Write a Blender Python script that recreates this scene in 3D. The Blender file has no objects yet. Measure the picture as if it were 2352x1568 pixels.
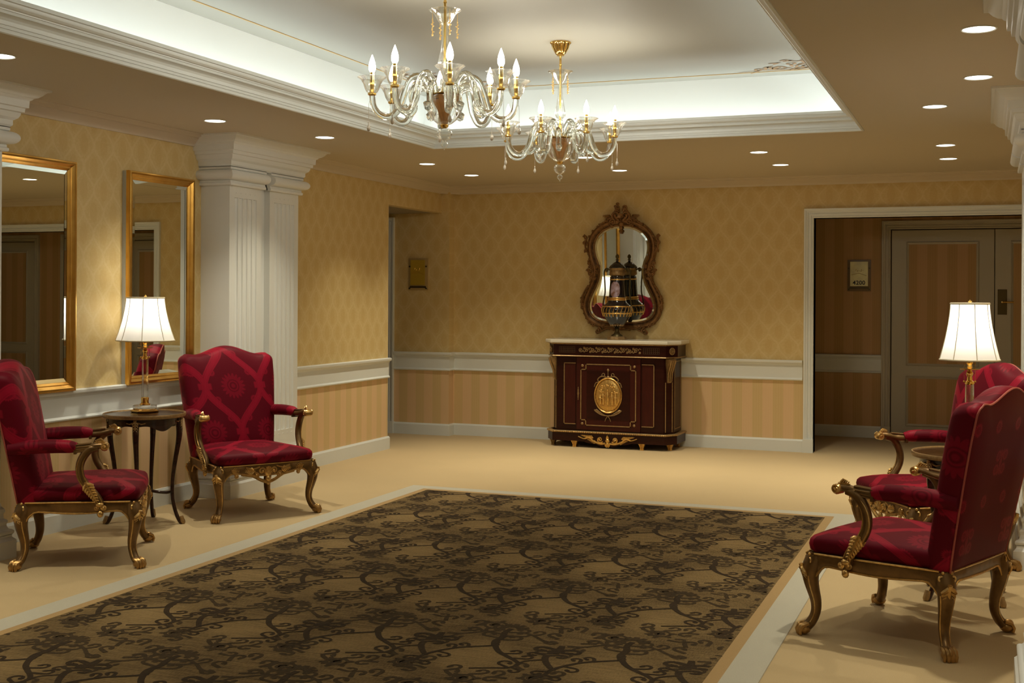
import bpy, math, random
from math import sin, cos, pi, radians, sqrt, atan2, exp
from mathutils import Vector, Matrix
random.seed(7)
SC = bpy.context.scene
COL = SC.collection

# ------------------------------------------------------------------ camera
cam_d = bpy.data.cameras.new('camera')
cam = bpy.data.objects.new('camera', cam_d)
COL.objects.link(cam)
cam_d.sensor_width = 36.0
cam_d.lens = 2809.4 / 2352 * 36.0
cam_d.shift_y = -105.5 / 2352
YAW, ROLL = 0.370957, 0.0054418
_f = Vector((-sin(YAW), cos(YAW), 0))
_r0 = Vector((cos(YAW), sin(YAW), 0))
_u0 = _r0.cross(_f)
_r = _r0 * cos(ROLL) + _u0 * sin(ROLL)
_u = -_r0 * sin(ROLL) + _u0 * cos(ROLL)
_m = Matrix((( _r.x, _u.x, -_f.x, 0), (_r.y, _u.y, -_f.y, 0), (_r.z, _u.z, -_f.z, 1.5), (0, 0, 0, 1)))
cam.matrix_world = _m
cam_d.clip_start = 0.05
SC.camera = cam

# ------------------------------------------------------------------ world, light, exposure
SC.view_settings.view_transform = 'Standard'
SC.view_settings.look = 'None'
SC.view_settings.exposure = 0.0
SC.view_settings.gamma = 1.0
SC.view_settings.use_curve_mapping = False
world = bpy.data.worlds.new('world')
SC.world = world
world.use_nodes = True
world.node_tree.nodes['Background'].inputs[0].default_value = (1.0, 0.8, 0.58, 1)
world.node_tree.nodes['Background'].inputs[1].default_value = 0.01

DOWN_W = 90.0        # one recessed downlight, watts
CHAND_W = 2.4        # one candle bulb
SHADE_W = 2.5        # one table lamp bulb
COVE_W = 2.3        # cove strip, watts per metre
WARM = (1.0, 0.92, 0.70)
COOL = (0.91, 0.99, 0.98)

ZC, ZU = 2.66, 3.10                     # lower ceiling, raised ceiling
TX0, TX1, TY0, TY1 = -4.087, -0.804, 2.2, 8.772   # edge of the raised tray
LI = 0.124                              # how far the lip stands in from that edge
CO = 0.15                               # how far the cove wall stands out from it


def area(name, loc, rot, sx, sy, power, color):
    d = bpy.data.lights.new(name, 'AREA')
    d.shape = 'RECTANGLE'; d.size = sx; d.size_y = sy; d.energy = power; d.color = color
    o = bpy.data.objects.new(name, d); COL.objects.link(o)
    o.location = loc; o.rotation_euler = rot
    return o


# cove light strips, lying behind the lip of the raised ceiling (wattage per metre of strip)
_ly, _lx = TY1 - TY0, TX1 - TX0
area('cove_light', (TX0 - 0.05, (TY0 + TY1) / 2, 2.705), (0, radians(180 + 28), 0), 0.05, _ly, COVE_W * _ly, COOL)
area('cove_light', (TX1 + 0.05, (TY0 + TY1) / 2, 2.705), (0, radians(180 - 28), 0), 0.05, _ly, COVE_W * _ly, COOL)
area('cove_light', ((TX0 + TX1) / 2, TY1 + 0.05, 2.705), (radians(180 + 28), 0, 0), _lx, 0.05, COVE_W * _lx, COOL)
area('cove_light', ((TX0 + TX1) / 2, TY0 - 0.05, 2.705), (radians(180 - 28), 0, 0), _lx, 0.05, COVE_W * _lx, COOL)


# ------------------------------------------------------------------ mesh builder
class MB:
    def __init__(s):
        s.v = []; s.f = []

    def add(s, vs, fs, M=None):
        n = len(s.v)
        if M is not None:
            vs = [tuple(M @ Vector(p)) for p in vs]
        s.v += [tuple(p) for p in vs]
        s.f += [tuple(n + i for i in q) for q in fs]
        return s

    def box(s, x0, x1, y0, y1, z0, z1, M=None):
        vs = [(x, y, z) for z in (z0, z1) for y in (y0, y1) for x in (x0, x1)]
        return s.add(vs, [(0, 2, 3, 1), (4, 5, 7, 6), (0, 1, 5, 4), (1, 3, 7, 5), (3, 2, 6, 7), (2, 0, 4, 6)], M)

    def lathe(s, prof, n=24, M=None, flute=0, nf=0, cap0=True, cap1=True):
        vs = []; fs = []
        for r, z in prof:
            for i in range(n):
                a = 2 * pi * i / n
                rr = r * (1 + flute * cos(nf * a)) if nf else r
                vs.append((rr * cos(a), rr * sin(a), z))
        for j in range(len(prof) - 1):
            for i in range(n):
                k = (i + 1) % n
                fs.append((j * n + i, j * n + k, (j + 1) * n + k, (j + 1) * n + i))
        if cap0: fs.append(tuple(range(n))[::-1])
        if cap1: fs.append(tuple((len(prof) - 1) * n + i for i in range(n)))
        return s.add(vs, fs, M)

    def tube(s, pts, rad, n=8, caps=True, M=None, flat=None, closed=False):
        P = [Vector(p) for p in pts]; m = len(P)
        if not isinstance(rad, (list, tuple)): rad = [rad] * m
        T = []
        for i in range(m):
            if closed: t = P[(i + 1) % m] - P[i - 1]
            else: t = P[min(i + 1, m - 1)] - P[max(i - 1, 0)]
            if t.length < 1e-9: t = Vector((0, 0, 1))
            T.append(t.normalized())
        up = Vector((0, 0, 1)) if abs(T[0].z) < 0.9 else Vector((1, 0, 0))
        if flat is not None: up = Vector(flat[0])
        nrm = (up - T[0] * up.dot(T[0])).normalized()
        vs = []; fs = []
        for i in range(m):
            if flat is not None:
                w = Vector(flat[0]); nrm = (w - T[i] * w.dot(T[i]))
                nrm = nrm.normalized() if nrm.length > 1e-6 else Vector((1, 0, 0))
            else:
                nrm = (nrm - T[i] * nrm.dot(T[i]))
                nrm = nrm.normalized() if nrm.length > 1e-6 else Vector((1, 0, 0))
            b = T[i].cross(nrm)
            fl = flat[1] if flat is not None else 1.0
            for k in range(n):
                a = 2 * pi * k / n
                vs.append(P[i] + nrm * (cos(a) * rad[i] * fl) + b * (sin(a) * rad[i]))
        for i in range(m if closed else m - 1):
            j = (i + 1) % m
            for k in range(n):
                l = (k + 1) % n
                fs.append((i * n + k, i * n + l, j * n + l, j * n + k))
        if caps and not closed:
            fs.append(tuple(range(n))[::-1]); fs.append(tuple((m - 1) * n + k for k in range(n)))
        return s.add(vs, fs, M)

    def ell(s, c, r, n=8, m=5, M=None):
        if not isinstance(r, (list, tuple)): r = (r, r, r)
        vs = [(c[0], c[1], c[2] - r[2])]; fs = []
        for j in range(1, m):
            t = -pi / 2 + pi * j / m
            for i in range(n):
                a = 2 * pi * i / n
                vs.append((c[0] + r[0] * cos(t) * cos(a), c[1] + r[1] * cos(t) * sin(a), c[2] + r[2] * sin(t)))
        vs.append((c[0], c[1], c[2] + r[2])); L = len(vs) - 1
        for i in range(n):
            k = (i + 1) % n
            fs.append((0, 1 + k, 1 + i)); fs.append((L, L - n + i, L - n + k))
            for j in range(m - 2):
                fs.append((1 + j * n + i, 1 + j * n + k, 1 + (j + 1) * n + k, 1 + (j + 1) * n + i))
        return s.add(vs, fs, M)

    def loops(s, L, cap0=True, cap1=True, M=None):
        n = len(L[0]); vs = [p for l in L for p in l]; fs = []
        for j in range(len(L) - 1):
            for i in range(n):
                k = (i + 1) % n
                fs.append((j * n + i, j * n + k, (j + 1) * n + k, (j + 1) * n + i))
        if cap0: fs.append(tuple(range(n))[::-1])
        if cap1: fs.append(tuple((len(L) - 1) * n + i for i in range(n)))
        return s.add(vs, fs, M)

    def prism(s, poly, z0, z1, M=None):
        return s.loops([[(x, y, z0) for x, y in poly], [(x, y, z1) for x, y in poly]], M=M)

    def sweep(s, path, prof, closed=False, side=1, M=None):
        """profile points (out, z) run along a plan path; out is measured to the left (side=1) of travel"""
        m = len(path); P = [Vector(p) for p in path]; off = []
        for i in range(m):
            if closed or 0 < i < m - 1:
                a = (P[i] - P[i - 1]).normalized(); b = (P[(i + 1) % m] - P[i]).normalized()
            elif i == 0: a = b = (P[1] - P[0]).normalized()
            else: a = b = (P[-1] - P[-2]).normalized()
            na = Vector((-a.y, a.x)); nb = Vector((-b.y, b.x))
            t = (na + nb); d = 1 + na.dot(nb)
            off.append(t / max(d, 0.2) * side)
        vs = []; fs = []; q = len(prof)
        for i in range(m):
            for o, z in prof:
                vs.append((P[i].x + off[i].x * o, P[i].y + off[i].y * o, z))
        for i in range(m if closed else m - 1):
            j = (i + 1) % m
            for k in range(q - 1):
                fs.append((i * q + k, j * q + k, j * q + k + 1, i * q + k + 1))
        if not closed:
            fs.append(tuple(range(q))); fs.append(tuple((m - 1) * q + k for k in range(q))[::-1])
        return s.add(vs, fs, M)

    def ribbon(s, pts, wid, z, M=None):
        """flat strip in a horizontal plane with a width at every point"""
        P = [Vector(p) for p in pts]; m = len(P); vs = []; fs = []
        for i in range(m):
            t = P[min(i + 1, m - 1)] - P[max(i - 1, 0)]
            t = t.normalized() if t.length > 1e-9 else Vector((1, 0))
            nn = Vector((-t.y, t.x)) * (wid[i] / 2)
            vs += [(P[i].x + nn.x, P[i].y + nn.y, z), (P[i].x - nn.x, P[i].y - nn.y, z)]
        for i in range(m - 1):
            fs.append((2 * i, 2 * i + 1, 2 * i + 3, 2 * i + 2))
        return s.add(vs, fs, M)


def build(name, mb, mat, parent=None, angle=35, loc=None, recalc=True):
    me = bpy.data.meshes.new(name)
    me.from_pydata(mb.v, [], mb.f)
    me.validate()
    if recalc:
        import bmesh
        bm = bmesh.new(); bm.from_mesh(me)
        bmesh.ops.recalc_face_normals(bm, faces=bm.faces)
        bm.to_mesh(me); bm.free()
    if angle:
        me.shade_smooth()
        me.set_sharp_from_angle(angle=radians(angle))
    me.materials.append(mat)
    o = bpy.data.objects.new(name, me)
    COL.objects.link(o)
    if parent is not None: o.parent = parent
    if loc: o.location = loc
    return o


def empty(name, label=None, cat=None, loc=(0, 0, 0), rz=0.0, group=None, kind=None):
    o = bpy.data.objects.new(name, None); COL.objects.link(o)
    o.empty_display_size = 0.1
    o.location = loc; o.rotation_euler = (0, 0, rz)
    tag(o, label, cat, group, kind)
    return o


def tag(o, label=None, cat=None, group=None, kind=None):
    if label: o['label'] = label
    if cat: o['category'] = cat
    if group: o['group'] = group
    if kind: o['kind'] = kind
    return o


def structure(name, mb, mat, label=None, parent=None, angle=35):
    o = build(name, mb, mat, parent, angle)
    if parent is None: o['kind'] = 'structure'
    if label: o['label'] = label
    return o


def copy_tree(o, parent=None):
    c = o.copy(); COL.objects.link(c); c.parent = parent
    for ch in list(o.children): copy_tree(ch, c)
    return c


def crom(pts, k=8, closed=False):
    """Catmull-Rom through points of any dimension"""
    P = [Vector(p) for p in pts]; n = len(P); out = []
    rng = range(n) if closed else range(n - 1)
    for i in rng:
        if closed: p0, p1, p2, p3 = P[i - 1], P[i], P[(i + 1) % n], P[(i + 2) % n]
        else: p0, p1, p2, p3 = P[max(i - 1, 0)], P[i], P[i + 1], P[min(i + 2, n - 1)]
        for j in range(k):
            t = j / k
            out.append(0.5 * ((2 * p1) + (p2 - p0) * t + (2 * p0 - 5 * p1 + 4 * p2 - p3) * t * t + (3 * p1 - p0 - 3 * p2 + p3) * t ** 3))
    if not closed: out.append(P[-1])
    return out


def spiral(cx, cy, r0, r1, a0, turns, n=14):
    return [(cx + (r0 + (r1 - r0) * i / n) * cos(a0 + 2 * pi * turns * i / n), cy + (r0 + (r1 - r0) * i / n) * sin(a0 + 2 * pi * turns * i / n)) for i in range(n + 1)]


def lerp(a, b, t): return a + (b - a) * t


# ------------------------------------------------------------------ materials
def new_mat(name):
    m = bpy.data.materials.new(name); m.use_nodes = True
    nt = m.node_tree; nt.nodes.clear()
    out = nt.nodes.new('ShaderNodeOutputMaterial')
    return m, nt, out


class NT:
    def __init__(s, nt): s.nt = nt

    def node(s, t, **kw):
        n = s.nt.nodes.new(t)
        for k, v in kw.items(): setattr(n, k, v)
        return n

    def put(s, sock, val):
        if hasattr(val, 'is_output'): s.nt.links.new(val, sock)
        else: sock.default_value = val

    def m(s, op, a, b=None, c=None):
        n = s.node('ShaderNodeMath', operation=op)
        s.put(n.inputs[0], a)
        if b is not None: s.put(n.inputs[1], b)
        if c is not None: s.put(n.inputs[2], c)
        return n.outputs[0]

    def coord(s):
        tc = s.node('ShaderNodeTexCoord'); sp = s.node('ShaderNodeSeparateXYZ')
        s.nt.links.new(tc.outputs['Object'], sp.inputs[0])
        return tc.outputs['Object'], sp.outputs[0], sp.outputs[1], sp.outputs[2]

    def scaled(s, vec, sc):
        mp = s.node('ShaderNodeMapping'); s.nt.links.new(vec, mp.inputs[0])
        mp.inputs['Scale'].default_value = sc
        return mp.outputs[0]

    def noise(s, vec, scale, detail=2, rough=0.5):
        n = s.node('ShaderNodeTexNoise'); s.nt.links.new(vec, n.inputs['Vector'])
        n.inputs['Scale'].default_value = scale; n.inputs['Detail'].default_value = detail
        n.inputs['Roughness'].default_value = rough
        return n.outputs[0]

    def mix(s, f, a, b):
        n = s.node('ShaderNodeMix', data_type='RGBA')
        s.put(n.inputs[0], f); s.put(n.inputs[6], a); s.put(n.inputs[7], b)
        return n.outputs[2]

    def step(s, x, e, w=0.004):
        """0 below e, 1 above, soft over w"""
        n = s.node('ShaderNodeMapRange', clamp=True)
        s.put(n.inputs[0], x); n.inputs[1].default_value = e - w; n.inputs[2].default_value = e + w
        return n.outputs[0]

    def band(s, x, lo, hi, w=0.003):
        return s.m('SUBTRACT', s.step(x, lo, w), s.step(x, hi, w))

    def tri(s, x, half):
        """folds x to 0..half"""
        return s.m('PINGPONG', x, half)

    def vmax(s, a, b): return s.m('MAXIMUM', a, b)


def c4(c): return (c[0], c[1], c[2], 1.0)


def principled(nt, out, base, rough=0.5, metal=0.0, spec=0.5, **kw):
    p = nt.nodes.new('ShaderNodeBsdfPrincipled')
    def put(name, v):
        if hasattr(v, 'is_output'): nt.links.new(v, p.inputs[name])
        else: p.inputs[name].default_value = v
    put('Base Color', base if hasattr(base, 'is_output') else c4(base)); put('Roughness', rough); put('Metallic', metal)
    put('Specular IOR Level', spec)
    for k, v in kw.items(): put(k.replace('_', ' '), v)
    nt.links.new(p.outputs[0], out.inputs[0])
    return p


def bump(g, p, h, strength=0.3, dist=0.002):
    b = g.node('ShaderNodeBump'); g.put(b.inputs['Height'], h)
    b.inputs['Strength'].default_value = strength; b.inputs['Distance'].default_value = dist
    g.nt.links.new(b.outputs[0], p.inputs['Normal'])


def simple(name, col, rough=0.5, metal=0.0, spec=0.5, vary=0.0, vscale=6.0, bmp=0.0, bscale=60, stretch=(1, 1, 1), **kw):
    m, nt, out = new_mat(name); g = NT(nt)
    base = c4(col)
    if vary or bmp:
        vec, x, y, z = g.coord(); vec = g.scaled(vec, stretch)
    if vary:
        n = g.noise(vec, vscale, 4)
        base = g.mix(g.step(n, 0.5, 0.22), c4([c * (1 - vary) for c in col]), c4([min(1, c * (1 + vary)) for c in col]))
    p = principled(nt, out, base, rough, metal, spec, **kw)
    if bmp: bump(g, p, g.noise(vec, bscale, 3), bmp)
    return m


def emission(name, col, strength):
    m, nt, out = new_mat(name)
    e = nt.nodes.new('ShaderNodeEmission'); e.inputs[0].default_value = c4(col); e.inputs[1].default_value = strength
    nt.links.new(e.outputs[0], out.inputs[0])
    return m


def damask(name, ax, du=0.0, dv=0.0, sparse=False):
    """red silk damask: ogee lattice, knots and sunflower medallions. ax picks the two local axes"""
    m, nt, out = new_mat(name); g = NT(nt)
    vec, x, y, z = g.coord(); A = {'x': x, 'y': y, 'z': z}
    u0 = g.m('ADD', g.m('ADD', A[ax[0][0]], g.m('MULTIPLY', A[ax[0][1]], ax[0][2])), du)
    v0 = g.m('ADD', g.m('ADD', A[ax[1][0]], g.m('MULTIPLY', A[ax[1][1]], ax[1][2])), dv)
    W, H = 0.205, 0.32
    u = g.tri(u0, W); v = g.tri(v0, H)
    xb = g.m('MULTIPLY', g.m('ADD', g.m('COSINE', g.m('MULTIPLY', v0, pi / H)), 1.0), W / 2)
    d = g.m('ABSOLUTE', g.m('SUBTRACT', u, xb))
    w = g.m('ADD', g.m('MULTIPLY', g.m('SINE', g.m('MULTIPLY', v, pi / H)), 0.016), 0.018)
    bandm = g.m('SUBTRACT', 1.0, g.step(g.m('DIVIDE', d, w), 1.0, 0.08))
    innr = g.band(g.m('DIVIDE', d, w), 0.55, 0.72, 0.06)

    def med(cu, cv, R):
        a = g.m('SUBTRACT', u, cu); b = g.m('SUBTRACT', v, cv)
        r = g.m('SQRT', g.m('ADD', g.m('MULTIPLY', a, a), g.m('MULTIPLY', b, b)))
        th = g.m('ARCTAN2', b, a)
        pet = g.m('MULTIPLY', g.m('ADD', g.m('MULTIPLY', g.m('ABSOLUTE', g.m('COSINE', g.m('MULTIPLY', th, 9))), 0.30), 0.72), R)
        p1 = g.m('MULTIPLY', g.m('SUBTRACT', 1.0, g.step(g.m('SUBTRACT', r, pet), 0.0, 0.004)), g.step(r, R * 0.50))
        ring = g.band(r, R * 0.30, R * 0.42)
        c = g.m('SUBTRACT', 1.0, g.step(r, R * 0.17))
        return g.vmax(g.vmax(p1, ring), c)
    f = g.vmax(med(0.0, 0.0, 0.088), med(W, H, 0.088))
    f = g.vmax(g.m('MULTIPLY', f, 0.52), g.m('SUBTRACT', bandm, g.m('MULTIPLY', innr, 0.3)))
    f = g.vmax(f, g.m('MULTIPLY', med(0.068, H * 0.70, 0.026), 0.9))
    f = g.vmax(f, g.m('MULTIPLY', med(W - 0.068, H * 0.30, 0.026), 0.9))
    # knots where bands meet
    kn = g.m('MULTIPLY', g.m('SUBTRACT', 1.0, g.step(g.m('SUBTRACT', W, u), 0.045)), g.m('SUBTRACT', 1.0, g.step(v, 0.022)))
    kn2 = g.m('MULTIPLY', g.m('SUBTRACT', 1.0, g.step(u, 0.045)), g.m('SUBTRACT', 1.0, g.step(g.m('SUBTRACT', H, v), 0.022)))
    f = g.vmax(f, g.m('MULTIPLY', g.vmax(kn, kn2), 0.85))
    if sparse:
        # the plain back shows only rows of small sprigs
        f = g.vmax(med(0.035, 0.03, 0.026), med(W - 0.035, H - 0.03, 0.026))
        f = g.vmax(f, med(W * .5, H * .5, 0.030))
        for cu, cv in ((0, 0.02), (W, H - 0.02)):
            dx = g.m('SUBTRACT', g.m('ABSOLUTE', g.m('SUBTRACT', u, cu)), g.m('MULTIPLY', g.m('ABSOLUTE', g.m('SUBTRACT', v, cv)), 0.35))
            leafm = g.m('MULTIPLY', g.m('SUBTRACT', 1.0, g.step(g.m('ABSOLUTE', dx), 0.006)), g.m('SUBTRACT', 1.0, g.step(g.m('ABSOLUTE', g.m('SUBTRACT', v, cv)), 0.035)))
            f = g.vmax(f, leafm)
        f = g.m('MULTIPLY', f, 0.8)
    st = g.noise(g.scaled(vec, (90, 4, 4)), 1.0, 2)
    f = g.m('MULTIPLY', f, g.m('ADD', g.m('MULTIPLY', st, 0.5), 0.72))
    col = g.mix(f, (0.098, 0.0014, 0.0085, 1), (0.25, 0.0050, 0.021, 1))
    rgh = g.m('ADD', g.m('MULTIPLY', f, -0.08), 0.56)
    p = principled(nt, out, col, rgh, 0.0, 0.10, Sheen_Weight=0.12, Sheen_Roughness=0.35)
    p.inputs['Sheen Tint'].default_value = (1.0, 0.25, 0.3, 1)
    bump(g, p, f, 0.25, 0.0012)
    return m


def wallpaper(name, ax):
    """gold damask above the chair rail, peach and tan stripes below it"""
    m, nt, out = new_mat(name); g = NT(nt)
    vec, x, y, z = g.coord(); u0 = {'x': x, 'y': y}[ax]
    P, H = 0.095, 0.145
    u = g.tri(u0, P); v = g.tri(z, H)
    xb = g.m('MULTIPLY', g.m('ADD', g.m('COSINE', g.m('MULTIPLY', z, pi / H)), 1.0), P / 2)
    d = g.m('ABSOLUTE', g.m('SUBTRACT', u, xb))
    lat = g.m('SUBTRACT', 1.0, g.step(d, 0.010, 0.005))

    def oval(cu, cv):
        a = g.m('DIVIDE', g.m('SUBTRACT', u, cu), 0.036); b = g.m('DIVIDE', g.m('SUBTRACT', v, cv), 0.068)
        r = g.m('SQRT', g.m('ADD', g.m('MULTIPLY', a, a), g.m('MULTIPLY', b, b)))
        return g.m('SUBTRACT', 1.0, g.step(r, 1.0, 0.12))
    ov = g.vmax(oval(0, 0), oval(P, H))
    n = g.noise(g.scaled(vec, (1, 1, 1)), 70, 3)
    leaf = g.m('MULTIPLY', g.step(n, 0.52, 0.05), 0.4)
    base = g.mix(leaf, (0.63, 0.475, 0.215, 1), (0.69, 0.54, 0.27, 1))
    base = g.mix(g.m('MULTIPLY', ov, 0.42), base, (0.58, 0.40, 0.155, 1))
    base = g.mix(g.m('MULTIPLY', lat, 0.30), base, (0.74, 0.60, 0.33, 1))
    # stripes
    s = g.step(g.tri(u0, 0.10), 0.05, 0.004)
    fine = g.m('MULTIPLY', g.step(g.tri(u0, 0.012), 0.006, 0.003), 0.12)
    sc = g.mix(s, (0.72, 0.50, 0.28, 1), (0.64, 0.465, 0.225, 1))
    sc = g.mix(fine, sc, (0.75, 0.57, 0.36, 1))
    col = g.mix(g.step(z, 0.80, 0.001), sc, base)
    p = principled(nt, out, col, 0.55, 0.0, 0.35)
    bump(g, p, g.m('ADD', g.m('MULTIPLY', lat, 0.5), n), 0.12, 0.001)
    return m


def stripe_paper(name, ax):
    m, nt, out = new_mat(name); g = NT(nt)
    vec, x, y, z = g.coord(); u0 = {'x': x, 'y': y}[ax]
    s = g.step(g.tri(u0, 0.10), 0.05, 0.004)
    fine = g.m('MULTIPLY', g.step(g.tri(u0, 0.012), 0.006, 0.003), 0.12)
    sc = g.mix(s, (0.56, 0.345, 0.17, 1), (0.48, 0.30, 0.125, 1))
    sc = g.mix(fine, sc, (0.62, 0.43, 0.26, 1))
    principled(nt, out, sc, 0.6, 0.0, 0.3)
    return m


def carpet(name, col, vary=0.12, fine=220):
    m, nt, out = new_mat(name); g = NT(nt)
    vec, x, y, z = g.coord()
    a = g.noise(vec, 1.3, 3); b = g.noise(vec, fine, 2)
    f = g.m('ADD', g.m('MULTIPLY', a, 0.6), g.m('MULTIPLY', b, 0.5))
    c = g.mix(g.step(f, 0.55, 0.25), c4([k * (1 - vary) for k in col]), c4([k * (1 + vary) for k in col]))
    p = principled(nt, out, c, 0.95, 0.0, 0.1, Sheen_Weight=0.15)
    bump(g, p, b, 0.5, 0.003)
    return m


def rug_field(name, dark, light, patch, tile=False):
    m, nt, out = new_mat(name); g = NT(nt)
    vec, x, y, z = g.coord()
    st = g.noise(g.scaled(vec, (5, 150, 1)), 1.0, 4, 0.65)
    st2 = g.noise(g.scaled(vec, (160, 40, 1)), 1.0, 2)
    pt = g.noise(g.scaled(vec, (2.6, 3.2, 1)), 1.0, 3, 0.6)
    f = g.m('ADD', g.m('ADD', g.m('MULTIPLY', st, 0.62), g.m('MULTIPLY', st2, 0.30)), g.m('MULTIPLY', pt, patch))
    if tile:
        # the woven ground pales under every arch of the vine lattice
        u = g.m('ABSOLUTE', g.m('SUBTRACT', g.m('FLOORED_MODULO', g.m('ADD', x, tile[0]), 0.56), 0.28))
        v = g.m('FLOORED_MODULO', g.m('ADD', y, tile[1]), 0.90)
        du_ = g.m('DIVIDE', u, 0.20); dv_ = g.m('DIVIDE', g.m('SUBTRACT', v, 0.45), 0.24)
        rr = g.m('ADD', g.m('MULTIPLY', du_, du_), g.m('MULTIPLY', dv_, dv_))
        f = g.m('ADD', f, g.m('MULTIPLY', g.m('SUBTRACT', 1.0, g.step(rr, 0.7, 0.7)), 0.12))
        f = g.m('SUBTRACT', f, 0.05)
    c = g.mix(g.step(f, 0.50 + patch / 2 - 0.04, 0.17), c4(dark), c4(light))
    p = principled(nt, out, c, 0.95, 0.0, 0.1, Sheen_Weight=0.1)
    bump(g, p, st2, 0.5, 0.003)
    return m


def gilt(name, dark, light, rough=0.36, scale=18, metal=0.85):
    m, nt, out = new_mat(name); g = NT(nt)
    vec, x, y, z = g.coord()
    n = g.noise(vec, scale, 4, 0.6)
    ge = g.node('ShaderNodeNewGeometry')
    pt = g.step(ge.outputs['Pointiness'], 0.505, 0.035)
    f = g.m('ADD', g.m('MULTIPLY', g.step(n, 0.5, 0.2), 0.55), g.m('MULTIPLY', pt, 0.55))
    f = g.m('MINIMUM', f, 1.0)
    p = principled(nt, out, g.mix(f, c4(dark), c4(light)), rough, metal, 0.5)
    bump(g, p, n, 0.25, 0.002)
    return m


def wood(name, a, b, rough=0.22, axis=(2, 2, 14), coat=0.4):
    m, nt, out = new_mat(name); g = NT(nt)
    vec, x, y, z = g.coord()
    n = g.noise(g.scaled(vec, axis), 3.0, 5, 0.6)
    p = principled(nt, out, g.mix(g.step(n, 0.5, 0.2), c4(a), c4(b)), rough, 0.0, 0.22, Coat_Weight=coat, Coat_Roughness=0.12)
    return m


def glass(name, col=(1, 1, 1), rough=0.0, clear=0.35):
    """cut glass: solid refraction with part of the light let straight through"""
    m, nt, out = new_mat(name)
    p = nt.nodes.new('ShaderNodeBsdfGlass'); p.inputs['Color'].default_value = c4(col)
    p.inputs['Roughness'].default_value = rough; p.inputs['IOR'].default_value = 1.46
    t = nt.nodes.new('ShaderNodeBsdfTransparent'); t.inputs[0].default_value = c4(col)
    mx = nt.nodes.new('ShaderNodeMixShader'); mx.inputs[0].default_value = clear
    nt.links.new(p.outputs[0], mx.inputs[1]); nt.links.new(t.outputs[0], mx.inputs[2])
    nt.links.new(mx.outputs[0], out.inputs[0])
    return m


def thin_glass(name, col=(0.97, 0.98, 0.96)):
    """blown glass wall: mostly see-through, bright reflections towards its edges"""
    m, nt, out = new_mat(name)
    lw = nt.nodes.new('ShaderNodeLayerWeight'); lw.inputs[0].default_value = 0.45
    gl = nt.nodes.new('ShaderNodeBsdfGlossy'); gl.inputs['Roughness'].default_value = 0.06
    gl.inputs['Color'].default_value = (1, 1, 1, 1)
    tl = nt.nodes.new('ShaderNodeBsdfTranslucent'); tl.inputs[0].default_value = (1, 1, 0.97, 1)
    t = nt.nodes.new('ShaderNodeBsdfTransparent'); t.inputs[0].default_value = c4(col)
    m1 = nt.nodes.new('ShaderNodeMixShader'); m1.inputs[0].default_value = 0.08
    nt.links.new(gl.outputs[0], m1.inputs[1]); nt.links.new(tl.outputs[0], m1.inputs[2])
    mx = nt.nodes.new('ShaderNodeMixShader')
    nt.links.new(lw.outputs['Facing'], mx.inputs[0])
    nt.links.new(t.outputs[0], mx.inputs[1]); nt.links.new(m1.outputs[0], mx.inputs[2])
    nt.links.new(mx.outputs[0], out.inputs[0])
    return m


def shade_mat(name):
    m, nt, out = new_mat(name)
    a = nt.nodes.new('ShaderNodeBsdfDiffuse'); a.inputs[0].default_value = (0.85, 0.83, 0.74, 1)
    b = nt.nodes.new('ShaderNodeBsdfTranslucent'); b.inputs[0].default_value = (0.95, 0.96, 0.93, 1)
    mx = nt.nodes.new('ShaderNodeMixShader'); mx.inputs[0].default_value = 0.62
    nt.links.new(a.outputs[0], mx.inputs[1]); nt.links.new(b.outputs[0], mx.inputs[2])
    nt.links.new(mx.outputs[0], out.inputs[0])
    return m


def mirror_mat(name):
    m, nt, out = new_mat(name)
    gl = nt.nodes.new('ShaderNodeBsdfGlossy'); gl.inputs['Roughness'].default_value = 0.0
    gl.inputs['Color'].default_value = (0.80, 0.83, 0.78, 1)
    nt.links.new(gl.outputs[0], out.inputs[0])
    return m


WHITE = simple('white_trim_paint', (0.73, 0.76, 0.74), 0.35, spec=0.4)
COLP = simple('column_paint', (0.76, 0.77, 0.74), 0.38, spec=0.4)
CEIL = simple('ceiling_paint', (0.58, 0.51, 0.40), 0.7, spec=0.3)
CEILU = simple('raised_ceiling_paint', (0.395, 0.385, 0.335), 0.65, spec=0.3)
COVE = simple('cove_paint', (0.80, 0.82, 0.80), 0.6, spec=0.3)
CORNP = simple('cornice_paint', (0.60, 0.52, 0.41), 0.45, spec=0.4)
DOORP = simple('door_paint', (0.52, 0.48, 0.38), 0.4, spec=0.4)
WPX = wallpaper('wallpaper_back', 'x'); WPY = wallpaper('wallpaper_side', 'y')
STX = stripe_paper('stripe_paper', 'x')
FLOORM = carpet('tan_carpet', (0.53, 0.395, 0.215), 0.07)
# tile phase: arch apexes lie at x = -1.95 + .56 i, y = 4.84 + .90 j (object coordinates sit 2.51 and -5.5 away)
RT = (0.28 + 1.95 - 2.51, 0.45 - 4.84 + 0.19 + 5.5)
RUGF = rug_field('rug_field', (0.072, 0.043, 0.013), (0.30, 0.20, 0.082), 0.30, tile=RT)
RUGD = rug_field('rug_vine', (0.020, 0.010, 0.003), (0.042, 0.023, 0.007), 0.3)
RUGD2 = rug_field('rug_vine_soft', (0.030, 0.017, 0.005), (0.062, 0.037, 0.013), 0.3)
RUGL = carpet('rug_pale_band', (0.50, 0.47, 0.38), 0.05)
RUGT = carpet('rug_tan_band', (0.42, 0.275, 0.12), 0.06)
DAM_B = damask('red_damask_back', (('x', 'y', .8), ('z', 'y', 0)), 0.218, -0.847)
DAM_P = damask('red_damask_plain_back', (('x', 'y', 0), ('z', 'y', 0)), 0.0, -0.80, sparse=True)
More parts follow.
